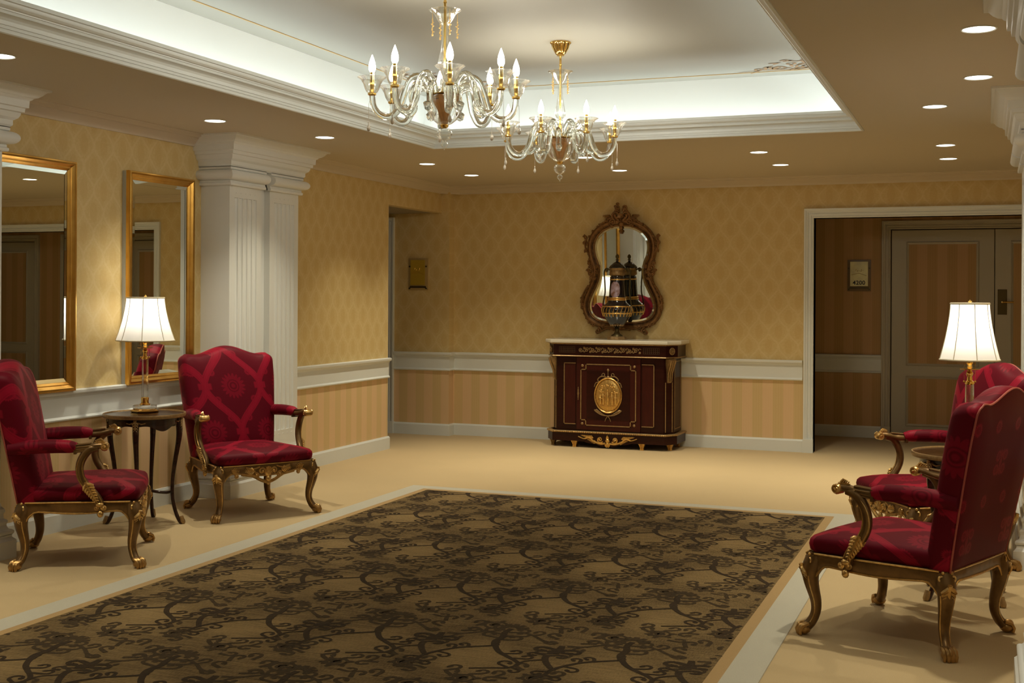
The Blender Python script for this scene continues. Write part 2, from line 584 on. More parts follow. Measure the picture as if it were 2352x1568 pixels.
DAM_S = damask('red_damask_seat', (('x', 'z', .7), ('y', 'z', -1.0)), -0.32, 0.32)
DAM_A = damask('red_damask_arm', (('y', 'z', 0), ('z', 'x', 1.0)), 0.02, 0.0)
PIPE = simple('red_piping', (0.35, 0.07, 0.05), 0.5)
GILT = gilt('antique_gilt', (0.038, 0.019, 0.007), (0.19, 0.105, 0.036), 0.34, 18, 0.6)
GILTB = gilt('bright_gilt', (0.13, 0.065, 0.018), (0.72, 0.46, 0.17), 0.28, 40)
FRAMEG = gilt('mirror_frame_gold', (0.50, 0.26, 0.05), (0.80, 0.48, 0.12), 0.27, 9, 0.95)
ORN = gilt('carved_mirror_gold', (0.035, 0.014, 0.006), (0.27, 0.135, 0.045), 0.40, 30, 0.6)
BRASS = simple('polished_brass', (0.78, 0.50, 0.15), 0.15, 1.0)
ORMOLU = gilt('ormolu', (0.30, 0.16, 0.04), (0.85, 0.55, 0.18), 0.32, 60)
GILTM = gilt('worn_gilt', (0.08, 0.042, 0.014), (0.44, 0.26, 0.09), 0.33, 30, 0.75)
ORMDULL = gilt('dull_ormolu', (0.12, 0.07, 0.03), (0.42, 0.28, 0.13), 0.42, 60, 0.7)
MAHOG = wood('mahogany', (0.020, 0.003, 0.002), (0.034, 0.006, 0.003), 0.30, (2, 2, 14), 0)
MAHOG2 = wood('mahogany_panel', (0.040, 0.006, 0.004), (0.058, 0.009, 0.005), 0.34, (12, 2, 2), 0)
TABLEW = wood('table_wood', (0.018, 0.006, 0.004), (0.045, 0.016, 0.009), 0.2)
TABLET = wood('table_top_wood', (0.020, 0.007, 0.003), (0.045, 0.016, 0.006), 0.16, (12, 2, 2), .3)
MARBLE = simple('white_marble', (0.72, 0.68, 0.58), 0.15, vary=0.08, vscale=5)
MIRR = mirror_mat('mirror_glass')
GLS = glass('solid_crystal', clear=0.30)
GLA = glass('arm_crystal', (.97, .98, .96), 0.0, clear=0.15)
GLT = thin_glass('blown_glass')
AMBER = simple('amber_glass', (0.52, 0.25, 0.085), 0.2, 0.35)
BULB = emission('bulb_glow', (1.0, 0.93, 0.80), 22.0)
LENS = emission('downlight_glow', (1.0, 0.93, 0.80), 9.0)
SHADE = shade_mat('silk_shade')
SHTRIM = simple('shade_trim', (0.66, 0.60, 0.45), 0.6)
BLACKG = simple('black_glaze', (0.005, 0.004, 0.008), 0.15, vary=0.2, Coat_Weight=0.6)
DARKM = simple('dark_metal', (0.10, 0.075, 0.03), 0.4, 0.8)
PLATE = simple('brushed_brass_plate', (0.86, 0.80, 0.42), 0.36, 0.1, vary=0.15, vscale=12)
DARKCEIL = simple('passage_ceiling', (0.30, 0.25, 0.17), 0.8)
GOLDLINE = simple('gold_line', (0.50, 0.33, 0.12), 0.5)
INK = simple('black_ink', (0.01, 0.01, 0.008), 0.5)
# ================================================================== THE ROOM
XL, XR, YB, YF = -5.45, 0.45, 12.05, -2.5
XE = 3.2                                      # the room widens behind the right-hand column

b = MB().box(-7.4, 4.2, -2.7, 15.0, -0.12, 0.0)
structure('floor', b, FLOORM, 'plain tan wall-to-wall carpet around the patterned rug', angle=0)

# left wall, with the passage opening near the far corner (soffit at 2.38)
OP0, OP1, OPZ = 10.68, 11.93, 2.38
b = MB().box(XL - 0.1, XL, YF, OP0, 0, ZC + .6)
b.box(XL - 0.1, XL, OP0, OP1, OPZ, ZC + .6)
structure('wall_left', b, WPY, 'left wall with gold damask paper over a striped dado', angle=0)
b = MB().box(-7.3, -5.36, OP1, YB + .1, 0, ZC + .6)
structure('wall_passage', b, WPX, 'papered end wall of the small passage in the far left corner', angle=0)
b = MB().box(-7.3, XL - .1, OP0 - 2.0, OP1, OPZ, OPZ + .1)
structure('ceiling_passage', b, DARKCEIL, angle=0)
b = MB().box(-7.4, -7.3, OP0 - 2.0, YB, 0, OPZ)
b.box(-7.3, XL - .1, OP0 - 2.1, OP0 - 2.0, 0, OPZ)
structure('wall_passage_side', b, WPY, angle=0)
# back wall with the wide opening
BO0, BO1, BOZ = -1.565, 2.60, 2.262
b = MB().box(-5.36, BO0, YB, YB + .14, 0, ZC + .6)
b.box(BO0, BO1, YB, YB + .14, BOZ, ZC + .6).box(BO1, XE + .1, YB, YB + .14, 0, ZC + .6)
structure('wall_back', b, WPX, 'back wall papered in gold damask over a striped dado', angle=0)
# right wall (mostly out of view), its return, the wall behind the camera
b = MB().box(XR, XR + .1, YF, 8.62, 0, ZC + .6).box(XR, XE, 8.62, 8.72, 0, ZC + .6).box(XE, XE + .1, 8.62, YB, 0, ZC + .6)
structure('wall_right', b, WPY, angle=0)
b = MB().box(XL, XR, YF - .1, YF, 0, ZC + .6)
structure('wall_rear', b, WPX, angle=0)
# vestibule behind the opening
VY = 13.6
b = MB().box(-3.4, -1.06, VY, VY + .1, 0, 2.6).box(-1.06, 1.19, VY, VY + .1, 2.30, 2.6).box(1.19, 1.66, VY, VY + .1, 0, 2.6).box(1.66, 2.62, VY, VY + .1, 2.30, 2.6).box(2.62, 4.0, VY, VY + .1, 0, 2.6)
structure('wall_vestibule', b, STX, 'striped wall in the dim lobby behind the wide opening', angle=0)
b = MB().box(-3.5, -3.4, YB + .14, VY + .1, 0, 2.6).box(4.0, 4.1, YB + .14, VY + .1, 0, 2.6)
structure('wall_vestibule_side', b, WPY, angle=0)
b = MB().box(-3.5, 4.1, YB + .14, VY + .1, 2.42, 2.5)
structure('ceiling_vestibule', b, DARKCEIL, angle=0)

# lower ceiling with the raised tray
b = MB().box(XL, TX0, YF, YB, ZC, ZC + .03).box(TX1, XE, YF, YB, ZC, ZC + .03)
b.box(TX0, TX1, TY1, YB, ZC, ZC + .03).box(TX0, TX1, YF, TY0, ZC, ZC + .03)
structure('ceiling', b, CEIL, 'low beige ceiling that frames the raised panel', angle=0)
cx0, cx1, cy0_, cy1_ = TX0 - CO, TX1 + CO, TY0 - CO, TY1 + CO
b = MB().box(cx0 - .05, cx0, cy0_, cy1_, ZC + .03, ZU).box(cx1, cx1 + .05, cy0_, cy1_, ZC + .03, ZU)
b.box(cx0, cx1, cy1_, cy1_ + .05, ZC + .03, ZU).box(cx0, cx1, cy0_ - .05, cy0_, ZC + .03, ZU)
structure('trim_cove', b, COVE, 'pale cove wall lit from a hidden strip around the raised ceiling', angle=0)
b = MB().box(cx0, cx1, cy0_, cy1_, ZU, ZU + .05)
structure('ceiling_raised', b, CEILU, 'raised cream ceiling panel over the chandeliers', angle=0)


def rect(x0, x1, y0, y1): return [(x0, y0), (x1, y0), (x1, y1), (x0, y1)]


# crown moulding round the tray: outer edge on the low ceiling, lip standing in and up
prof = [(0, ZC + .03), (0, ZC - .006), (.010, ZC - .010), (.018, ZC - .006), (.018, ZC + .010), (.027, ZC + .010), (.027, ZC + .024), (.036, ZC + .024), (.036, ZC + .030), (.037, ZC + .042),
        (.044, ZC + .053), (.056, ZC + .060), (.074, ZC + .063), (.074, ZC + .076), (.083, ZC + .076), (.084, ZC + .081), (.097, ZC + .083), (.106, ZC + .090), (.110, ZC + .100), (.110, ZC + .106), (LI, ZC + .106), (LI, ZC + .124), (LI - .012, ZC + .124), (LI - .03, ZC + .09), (.04, ZC + .070), (0, ZC + .03)]
b = MB().sweep(rect(TX0, TX1, TY0, TY1), prof, closed=True, side=1)
structure('trim_tray', b, WHITE, 'stepped crown moulding round the raised ceiling', angle=25)
# thin gold line on the raised ceiling, and scroll ornament in its far corners
gx0, gx1, gy1, gy0 = cx0 + .19, cx1 - .19, cy1_ - .17, cy0_ + .19
b = MB().sweep(rect(gx0, gx1, gy0, gy1), [(0, ZU), (0, ZU - .004), (.011, ZU - .004), (.011, ZU)], closed=True)
gl = structure('trim_gold_line', b, GOLDLINE, 'thin gold line painted round the raised ceiling', angle=0)


def corner_scroll(cx, cy, sx):
    rb = MB()
    def put(pts, w0, w1):
        n = len(pts); rb.ribbon([(cx + sx * p[0] * 1.15, cy - p[1] * 1.35) for p in pts], [lerp(w0, w1, i / (n - 1)) * (1.3 if 0 < i < n - 1 else .5) for i in range(n)], ZU - .003)
    rn = random.Random(3)
    for q in range(2):
        def T(l): return [(a, bb) if q == 0 else (bb, a) for a, bb in l]
        put(T(crom([(0, .02), (.18, .07), (.36, .03), (.55, .05), (.72, .03)], 8)), .02, .006)
        for cxx, cyy, r, a0, tn in ((.14, .13, .07, 0, 1.3), (.30, .10, .06, 2, -1.3), (.45, .09, .045, 1, 1.3), (.58, .07, .03, 3, -1.2), (.22, .24, .055, 1, 1.2), (.10, .28, .045, 4, -1.2), (.37, .19, .035, 2, 1.1)):
            put(T(spiral(cxx, cyy, r, .008, a0, tn, 16)), .016, .010)
        for k in range(46):
            th = rn.uniform(.05, pi / 2 - .05); rr = rn.uniform(.05, .62) * (1 if th < .5 or th > 1.07 else .8); a = rn.uniform(0, 6.28)
            px_, py_ = rr * cos(th), rr * sin(th); L = rn.uniform(.05, .085)
            put([(px_, py_), (px_ + L * .5 * cos(a) + .006, py_ + L * .5 * sin(a)), (px_ + L * cos(a), py_ + L * sin(a))], .024, .018)
    for k in range(10):
        a = pi / 4 + (k - 4.5) * .16
        put([(.12 * cos(a) + .03, .12 * sin(a) + .03), (.21 * cos(a + .05), .21 * sin(a + .05)), (.28 * cos(a), .28 * sin(a))], .02, .014)
    return rb


for cxx, sx in ((gx1, -1), (gx0, 1)):
    o = build('corner_ornament', corner_scroll(cxx, gy1, sx), simple('ornament_paint', (0.34, 0.20, 0.085), .6), gl, angle=0)
    if sx == 1: pass

# wall cornice
cpr = [(0, 2.582), (.012, 2.582), (.016, 2.592), (.022, 2.598), (.040, 2.606), (.062, 2.616), (.082, 2.626), (.088, 2.630), (.090, 2.636), (.108, 2.640), (.126, 2.648), (.130, 2.653), (.148, 2.655), (.15, 2.662), (0, 2.662)]
b = MB().sweep([(XL, YF), (XL, 11.87), (-5.30, YB), (XE, YB)], cpr, side=-1)
structure('trim_cornice', b, CORNP, 'cream crown cornice where walls meet the low ceiling', angle=25)
b = MB().sweep([(XR, 8.62), (XR, YF), (XL, YF)], cpr, side=-1)
structure('trim_cornice_rear', b, CORNP, angle=25)

# chair rails: cap moulding, flat frieze, lower bead
rpr = [(0, .690), (.010, .690), (.024, .696), (.026, .704), (.018, .712), (.012, .718), (.012, .838), (.018, .842), (.022, .852), (.036, .858), (.042, .866), (.044, .882), (.034, .888), (0, .888)]
rails = [('trim_rail_left', [(XL, YF), (XL, OP0)], -1, 'white chair rail along the left wall'),
         ('trim_rail_back', [(-6.008, OP1), (-5.36, OP1), (-5.36, YB), (-1.665, YB)], -1, 'white chair rail along the back wall and passage'),
         ('trim_rail_vestibule', [(-3.4, VY), (-1.056, VY)], -1, None),
         ('trim_rail_right', [(XR, 8.6), (XR, YF)], -1, None),
         ('trim_rail_rear', [(XR, YF), (XL, YF)], -1, None)]
for n, p, s, lb in rails:
    structure(n, MB().sweep(p, rpr, side=s), WHITE, lb, angle=25)
# the rail turns round the end of the left wall
bpr = [(0, 0), (.018, 0), (.018, .108), (.012, .118), (.010, .124), (0, .124)]
for n, p, s, lb in [('baseboard_left', [(XL, YF), (XL, OP0), (XL - .1, OP0)], -1, 'white skirting along the left wall'),
                    ('baseboard_back', [(-6.008, OP1), (-5.36, OP1), (-5.36, YB), (-1.575, YB)], -1, 'white skirting along the back wall'),
                    ('baseboard_vestibule', [(-3.4, VY), (-1.06, VY)], -1, None),
                    ('baseboard_right', [(XR, 8.6), (XR, YF)], -1, None),
                    ('baseboard_rear', [(XR, YF), (XL, YF)], -1, None)]:
    structure(n, MB().sweep(p, bpr, side=s), WHITE, lb, angle=25)

# white reveal lining of the left opening end
b = MB().box(XL - .1, XL - .001, OP0, OP0 + .004, 0, OPZ)
structure('trim_opening_reveal', b, WHITE, angle=0)


def casing(name, x0, x1, ztop, y, w=.09, d=.03, mat=WHITE, label=None, foot=0.13, proj=1):
    """stepped architrave round an opening in a wall that faces -y"""
    # cross profile across the width: (distance from inner edge, depth)
    pr = [(0, 0), (0, .012), (.010, .016), (.016, .010), (.022, .010), (.026, .018), (.040, .018), (.044, .012), (.050, .012), (.056, .022), (.070, .024), (.076, d), (w, d), (w, 0)]
    mb = MB()
    path = [(x0, 0), (x0, ztop), (x1, ztop), (x1, 0)]
    dirs = [(-1, 0), (-1, 1), (1, 1), (1, 0)]
    vs = []; fs = []; q = len(pr)
    for (px_, pz), (dx, dz) in zip(path, dirs):
        for o, dd in pr:
            vs.append((px_ + dx * o, y - dd, pz + dz * o))
    for i in range(3):
        for k in range(q - 1):
            fs.append((i * q + k, (i + 1) * q + k, (i + 1) * q + k + 1, i * q + k + 1))
    mb.add(vs, fs)
    if foot:
        mb.box(x0 - w - .004, x0 + .003, y - d - .006, y, 0, foot).box(x1 - .003, x1 + w + .004, y - d - .006, y, 0, foot)
    return structure(name, mb, mat, label, angle=20)


casing('trim_casing_opening', BO0, BO1, BOZ, YB, .09, .03, WHITE, 'white stepped casing round the wide opening in the back wall')
structure('trim_jamb_opening', MB().box(BO0 - .02, BO0, YB + .001, YB + .14, 0, BOZ).box(BO0, BO1, YB + .001, YB + .14, BOZ, BOZ + .02).box(BO1, BO1 + .02, YB + .001, YB + .14, 0, BOZ), WHITE, angle=0)
casing('trim_casing_doors', -.965, 1.10, 2.225, VY, .09, .03, DOORP, 'casing round the double doors in the lobby')


def panel_door(name, x0, x1, z1, y, label, panels, handle_x=None, hz=1.12, mat=DOORP):
    t = empty(name, label, None, ((x0 + x1) / 2, y, 0), kind='structure')
    X = (x1 - x0) / 2
    b = MB().box(-X, X, -.0, .045, .006, z1)
    build('leaf', b, mat, t, 0)
    for (a, c, p, q) in panels:
        fr = MB()
        pr = [(0, 0), (0, .010), (.006, .016), (.014, .010), (.020, .006), (.026, .002), (.026, 0)]
        path = [(a, p), (c, p), (c, q), (a, q)]; vs = []; fs = []; n = len(pr)
        ctr = ((a + c) / 2, (p + q) / 2)
        for (px_, pz) in path:
            sx = 1 if px_ < ctr[0] else -1; sz = 1 if pz < ctr[1] else -1
            for o, dd in pr: vs.append((px_ + sx * o, -dd, pz + sz * o))
        for i in range(4):
            j = (i + 1) % 4
            for k in range(n - 1): fs.append((i * n + k, j * n + k, j * n + k + 1, i * n + k + 1))
        fr.add(vs, fs)
        pf = build('panel_frame', fr, mat, t, 20)
        pn = MB().box(a + .026, c - .026, -.002, .0, p + .026, q - .026)
        build('striped_panel', pn, STX, t, 0)
    if handle_x is not None:
        h = MB().box(handle_x - .045, handle_x + .045, -.008, 0, hz - .13, hz + .13)
        hp = build('handle_plate', h, DARKM, t, 0)
        l = MB().tube([(handle_x, -.005, hz), (handle_x, -.05, hz)], .010).tube([(handle_x, -.05, hz), (handle_x + .03, -.052, hz), (handle_x + .11, -.05, hz)], [.010, .009, .008])
        build('handle', l, BRASS, hp, 40)
    return t


DY = VY + .02
panel_door('door_1', -.955, .062, 2.215, DY, 'left leaf of the panelled double doors in the lobby', [(-.36, .36, .78, 2.09), (-.36, .36, .14, .67)])
panel_door('door_2', .070, 1.09, 2.215, DY, 'right leaf of the lobby double doors with a brass lever', [(-.36, .36, .78, 2.09), (-.36, .36, .14, .67)], handle_x=-.44, hz=1.46)
casing('trim_casing_side_door', 1.66, 2.62, 2.225, VY, .09, .03, DOORP)
panel_door('door_4', 1.67, 2.61, 2.215, DY, 'single panelled door further right in the lobby', [(-.33, .33, .78, 2.09), (-.33, .33, .14, .67)])
structure('trim_door_backing', MB().box(-1.06, 2.7, VY + .09, VY + .1, 0, 2.3), DARKCEIL, angle=0)
# door in the passage end wall
casing('trim_casing_passage', -7.05, -6.10, 2.25, OP1, .09, .035, WHITE, 'white casing of the door at the passage end')
panel_door('door_3', -7.05, -6.10, 2.25, OP1 - .012, 'plain cream door at the end of the small passage', [(-.34, .34, .78, 2.1), (-.34, .34, .14, .67)], mat=WHITE)


# ------------------------------------------------------------------ clustered pilaster columns
CAP_TOP = [(-.06, 2.436), (.030, 2.436), (.030, 2.442), (.036, 2.446), (.040, 2.452), (.040, 2.478), (.046, 2.482), (.060, 2.492), (.068, 2.508), (.070, 2.522), (.084, 2.526), (.086, 2.548), (.100, 2.552), (.102, 2.592), (.112, 2.598),
           (.118, 2.606), (.134, 2.612), (.152, 2.626), (.164, 2.640), (.170, 2.646), (.186, 2.648), (.19, 2.664)]
CAP_LOW = [(0, 2.300), (.022, 2.300), (.026, 2.306), (.026, 2.318), (.018, 2.324), (.018, 2.336), (.014, 2.338), (.024, 2.342)] + \
          [(.028 + .042 * sin(a), 2.378 - .036 * cos(a)) for a in [pi * k / 10 for k in range(1, 10)]] + [(.022, 2.416), (.030, 2.420), (.030, 2.440), (-.04, 2.440)]
BASEP = [(.062, 0), (.062, .100), (.056, .106), (.050, .112), (.044, .120), (.046, .130)] + [(.036 + .018 * sin(a), .146 - .016 * cos(a)) for a in [pi * k / 8 for k in range(9)]] + \
        [(.030, .168), (.024, .186), (.026, .196), (.030, .206), (.026, .216), (.014, .222), (.012, .250), (.020, .262), (.018, .276), (.006, .290), (.002, .31), (0, .31)]


def column(label, xw, s, y0, y1, name='column'):
    """pair of fluted pilasters on a shared core, standing out from the wall plane xw; s=+1 faces +x"""
    xf = xw + s * .25
    t = empty(name, label, None, (xw, (y0 + y1) / 2, 0), kind='structure')
    T = Matrix.Translation((-xw, -(y0 + y1) / 2, 0))
    ym = (y0 + y1) / 2; g = .06
    sh = [(y0, ym - g), (ym + g, y1)]
    def pts(ya, yb, x=xf): return [(xw, ya), (x, ya), (x, yb), (xw, yb)]
    sd = -1 if s > 0 else 1
    core = MB().box(min(xw, xf - s * .05), max(xw, xf - s * .05), y0 + .01, y1 - .01, .3, 2.44, M=T)
    core.sweep([(xw, y0), (xf, y0), (xf, y1), (xw, y1)], BASEP, side=sd * 1 if True else 1, M=T)
    c = build('plinth', core, COLP, t, 25)
    for ya, yb in sh:
        w = yb - ya; n = 5; m = .055; fw = (w - 2 * m) / n
        def outline(flute):
            P = [(xw, ya), (xf, ya)]
            if flute:
                for k in range(n):
                    a = ya + m + k * fw + fw * .12; bq = a + fw * .76
                    P.append((xf, a))
                    for j in range(1, 6):
                        th = pi * j / 6
                        P.append((xf - s * .016 * sin(th), a + (bq - a) * (1 - cos(th)) / 2))
                    P.append((xf, bq))
            P += [(xf, yb), (xw, yb)]
            return P
        def ext(P, z0, z1): return MB().prism(P, z0, z1, M=T)
        p = ext(outline(True), .43, 2.215)
        p.v += ext(outline(False), .30, .43).v; n0 = len(p.v) - 8
        p.f += [tuple(i + n0 for i in f) for f in ext(outline(False), .30, .43).f]
        e2 = ext(outline(False), 2.215, 2.31); n0 = len(p.v); p.v += e2.v; p.f += [tuple(i + n0 for i in f) for f in e2.f]
        # small drilled buttons above the flutes
        for k in range(n):
            p.ell((xf, ya + m + (k + .5) * fw, 2.25), (.003, .006, .006), 8, 4, M=T)
            p.ell((xf, ya + m + (k + .5) * fw, .400), (.003, .006, .006), 8, 4, M=T)
        build('pilaster', p, COLP, t, 30)
        lo = MB().sweep([(xw, ya), (xf, ya), (xf, ym - .032)] if ya == y0 else [(xf, ym + .032), (xf, yb), (xw, yb)], CAP_LOW, side=sd, M=T)
        build('necking', lo, COLP, t, 30)
    tp = MB().sweep([(xw, y0), (xf, y0), (xf, y1), (xw, y1)], CAP_TOP, side=sd, M=T)
    tp.box(min(xw, xf - s * .02), max(xw, xf - s * .02), y0 + .02, y1 - .02, 2.40, 2.66, M=T)
    build('capital', tp, COLP, t, 25)
    return t


column('fluted double column on the left wall behind the red armchair', XL, 1, 7.63, 8.59)
column('near left column, only its edge seen at the left of the photo', XL, 1, 4.15, 5.40)
column('far right column beside the lobby opening', XR, -1, 7.38, 8.46)
column('near right column whose base shows in the lower right corner', XR - .035, -1, 3.75, 5.10)

# ================================================================== RUG
RX0, RX1, RY0, RY1 = -4.203, -0.822, 2.3, 8.69
rug = empty('rug', 'large brown rug with dark vine scrolls and pale border band', 'rug', (-2.51, 5.5, 0))
TR = Matrix.Translation((2.51, -5.5, 0))
BW, TW = .145, .055
b = MB().box(RX0 + BW + TW, RX1 - BW - TW, RY0 + BW + TW, RY1 - .12 - .06, 0, .0075, M=TR)
build('field', b, RUGF, rug, 0)


def frame_strip(o0, i0, z, top0, top1):
    x0, x1, y0, y1 = RX0 + o0, RX1 - o0, RY0 + o0, RY1 - top0
    a0, a1, c0, c1 = RX0 + i0, RX1 - i0, RY0 + i0, RY1 - top1
    m = MB()
    m.loops([[(x0, y0, 0), (x1, y0, 0), (x1, y1, 0), (x0, y1, 0)], [(x0, y0, z), (x1, y0, z), (x1, y1, z), (x0, y1, z)],
             [(a0, c0, z), (a1, c0, z), (a1, c1, z), (a0, c1, z)], [(a0, c0, 0), (a1, c0, 0), (a1, c1, 0), (a0, c1, 0)]], cap0=False, cap1=False, M=TR)
    return m


tag(build('pale_band', frame_strip(0, BW, .0065, 0, .12), RUGL, rug, 0), 'pale grey band')
tag(build('tan_band', frame_strip(BW, BW + TW, .0065, .12, .18), RUGT, rug, 0), 'narrow tan band')

# vine pattern: an ogee lattice of scrolling stems, .56 x .90 m
vd, vs2 = MB(), MB()
PX, PY = .56, .90
fx0, fx1, fy0, fy1 = RX0 + BW + TW, RX1 - BW - TW, RY0 + BW + TW, RY1 - .18


ZK = [0.0]
def clipped(mbb, pts, wid, z):
    run = []; rw = []
    for p, w in zip(pts, wid):
        if fx0 + .01 < p[0] < fx1 - .01 and fy0 + .01 < p[1] < fy1 - .01: run.append(p); rw.append(w)
        else:
            if len(run) > 1: mbb.ribbon(run, rw, z, M=TR)
            run = []; rw = []
    if len(run) > 1: mbb.ribbon(run, rw, z + ZK[0], M=TR)
    ZK[0] = (ZK[0] + 1.7e-6) % 4e-4


def hook(x, y, a, L, r, side, w):
    """short stem ending in a curl with a round bud"""
    p = [(x, y), (x + L * .5 * cos(a), y + L * .5 * sin(a)), (x + L * cos(a), y + L * sin(a))]
    ex, ey = p[-1]; cx, cy = ex - r * sin(a) * side, ey + r * cos(a) * side
    a0 = atan2(ey - cy, ex - cx)
    p += spiral(cx, cy, r, r * .45, a0, .78 * side, 12)[1:]
    n = len(p)
    wd = [w * (1 if i < 3 else .85) for i in range(n)]
    wd[-1] = w * .9; wd[-2] = w * 1.6; wd[-3] = w * 1.4
    return p, wd


MOT = []   # (which, pts, widths) in tile coordinates with the arch apex at (0,0)
def add(wh, pts, w0, w1=None):
    n = len(pts); w1 = w0 if w1 is None else w1
    MOT.append((wh, [tuple(p)[:2] for p in pts], [lerp(w0, w1, i / (n - 1)) * 1.35 for i in range(n)]))
def addh(wh, *a):
    a = list(a); a[3] *= 1.15; a[4] *= 1.25; a[6] *= 1.35
    p, w = hook(*a); MOT.append((wh, p, w))


# right arm of the arch
add(0, crom([(-.012, .06), (0, 0), (.045, -.075), (.10, -.125), (.155, -.17), (.185, -.215), (.165, -.27), (.10, -.30), (.02, -.335)], 6), .022, .011)
addh(0, .07, -.10, .35, .05, .022, 1, .013)
addh(0, .12, -.145, .15, .06, .022, 1, .013)
addh(0, .165, -.27, 2.6, .05, .026, -1, .013)
addh(0, .17, -.26, -.5, .04, .02, -1, .012)
# left arm
add(0, crom([(0, 0), (-.06, -.04), (-.13, -.085), (-.19, -.16), (-.225, -.24), (-.23, -.31), (-.26, -.37)], 6), .014, .016)
addh(0, -.10, -.06, 1.9, .03, .018, 1, .013)
addh(0, -.15, -.10, 1.7, .03, .018, 1, .013)
addh(0, -.20, -.17, -.2, .05, .024, -1, .012)
addh(0, -.225, -.26, 3.3, .04, .02, 1, .012)
addh(0, -.23, -.31, -.1, .05, .02, -1, .012)
# T-shaped stem between arches
add(0, crom([(-.215, -.24), (-.265, -.17), (-.30, -.10), (-.305, -.055)], 5), .018, .024)
addh(0, -.305, -.06, .5, .05, .020, -1, .014)
addh(0, -.305, -.06, 2.7, .05, .020, 1, .014)
add(0, crom([(-.29, -.11), (-.36, -.16), (-.375, -.21)], 5), .012, .010)
# stem rising from the apex with leaf pairs
add(0, crom([(0, 0), (-.022, .06), (-.018, .13), (-.035, .20), (-.03, .27)], 5), .028, .020)
for yy, L in ((.09, .10), (.15, .12), (.21, .09)):
    addh(1, -.02, yy, .25, L * .6, .026, 1, .016)
    addh(1, -.03, yy + .02, 2.9, L * .6, .026, -1, .016)
for a in (.5, 1.05, 1.57, 2.1, 2.65):
    add(1, [(-.03 + .02 * cos(a), .27 + .02 * sin(a)), (-.03 + .05 * cos(a), .27 + .05 * sin(a)), (-.03 + .08 * cos(a), .27 + .08 * sin(a))], .024, .020)
# rosettes and side sprays
for cx, cy, R in ((-.12, .30, .052), (.30, -.36, .040), (.05, -.46, .045)):
    add(1, spiral(cx, cy, R, R * .9, 0, 1.02, 18), .012)
    add(1, spiral(cx, cy, R * .5, R * .1, 1, 1.5, 14), .016)
    for k in range(6):
        a = k * pi / 3 + .3
        add(1, [(cx + R * cos(a), cy + R * sin(a)), (cx + R * 1.3 * cos(a + .1), cy + R * 1.3 * sin(a + .1)), (cx + R * 1.6 * cos(a), cy + R * 1.6 * sin(a))], .022, .012)
add(1, crom([(.02, .24), (.10, .20), (.17, .14), (.24, .13)], 5), .012, .016)
add(1, crom([(-.06, .22), (-.14, .17), (-.20, .12), (-.27, .10)], 5), .012, .016)
for x, y, a in ((.10, .20, .9), (.16, .15, -.9), (-.13, .18, 2.3), (-.2, .12, -2.2), (.06, -.40, .5), (-.14, -.40, 2.7), (.16, -.40, 1.2), (-.2, -.42, 1.9), (.0, .40, .4), (.1, .36, -.3)):
    addh(1, x, y, a, .04, .022, 1, .014)
# large bud with two hooked leaves between the arches
add(0, crom([(.27, -.03), (.262, .0), (.275, .04), (.268, .10)], 4), .040, .020)
add(0, [(.235, .005), (.27, .0), (.31, .01)], .022, .022)
for a, sg in ((.35, -1), (2.75, 1)):
    addh(0, .272, .03, a, .055, .026, sg, .020)
    addh(1, .272, .005, a - .5 * -sg, .05, .022, sg, .014)
# small fillers
for x, y, a, sg in ((.33, .16, .4, 1), (.22, .19, 2.6, -1), (.36, .26, 1.2, 1), (.20, .28, 1.9, -1), (.28, .33, 1.5, 1), (.30, -.42, .2, -1), (.36, -.33, .9, 1), (-.33, -.28, 2.4, -1), (-.35, -.40, 3.2, 1), (.0, .45, 2.4, -1), (-.06, .50, .8, 1)):
    addh(1, x, y, a, .05, .024, sg, .016)

for i in range(-1, 8):
    for j in range(-1, 9):
        ox, oy = -1.95 + (i - 5) * PX, 4.84 + (j - 4) * PY
        for wh, pts, wd in MOT:
            clipped(vd if wh == 0 else vs2, [(p[0] + ox, p[1] + oy) for p in pts], wd, .0084 if wh == 0 else .0080)
o = build('vine_pattern', vd, RUGD, rug, 0, recalc=False); tag(o, 'dark brown scrolling vines', kind='stuff')
o = build('flower_pattern', vs2, RUGD2, rug, 0, recalc=False); tag(o, 'softer brown flowers and leaves', kind='stuff')
# ================================================================== ARMCHAIRS
def leaf(mb, p, d, L, w, up=(0, 0, 1), n=4):
    """carved acanthus leaf: a tapering midrib with pairs of curled lobes"""
    P = Vector(p); D = Vector(d).normalized(); U = Vector(up).normalized(); S = D.cross(U)
    S = S.normalized() if S.length > 1e-5 else Vector((1, 0, 0))
    N_ = S.cross(D); w = w * 1.45
    mb.tube([P - D * w * .3, P + D * (L * .35) + N_ * w * .12, P + D * (L * .75), P + D * L], [w * .34, w * .32, w * .20, w * .06], 6)
    for i in range(n):
        t = (i + .15) / n; c = P + D * (L * t * .92); ww = w * (1.05 - .70 * t); r = ww * .30
        for sg in (-1, 1):
            mb.tube([c, c + S * (sg * ww * .50) + D * (ww * .30) + N_ * r * .5, c + S * (sg * ww * .92) + D * (ww * .78), c + S * (sg * ww * .82) + D * (ww * 1.15) - N_ * r * .2], [r * .8, r, r * .72, r * .25], 5)


def scroll3(mb, c, ax1, ax2, r0, r1, a0, turns, w, n=16):
    C = Vector(c); A = Vector(ax1); B = Vector(ax2)
    pts = []; rad = []
    for i in range(n + 1):
        t = i / n; r = lerp(r0, r1, t); a = a0 + 2 * pi * turns * t
        pts.append(C + A * (r * cos(a)) + B * (r * sin(a))); rad.append(lerp(w, w * .75, t))
    mb.tube(pts, rad, 6)
    mb.ell(pts[-1], (w * 1.5,) * 3, 6, 4)


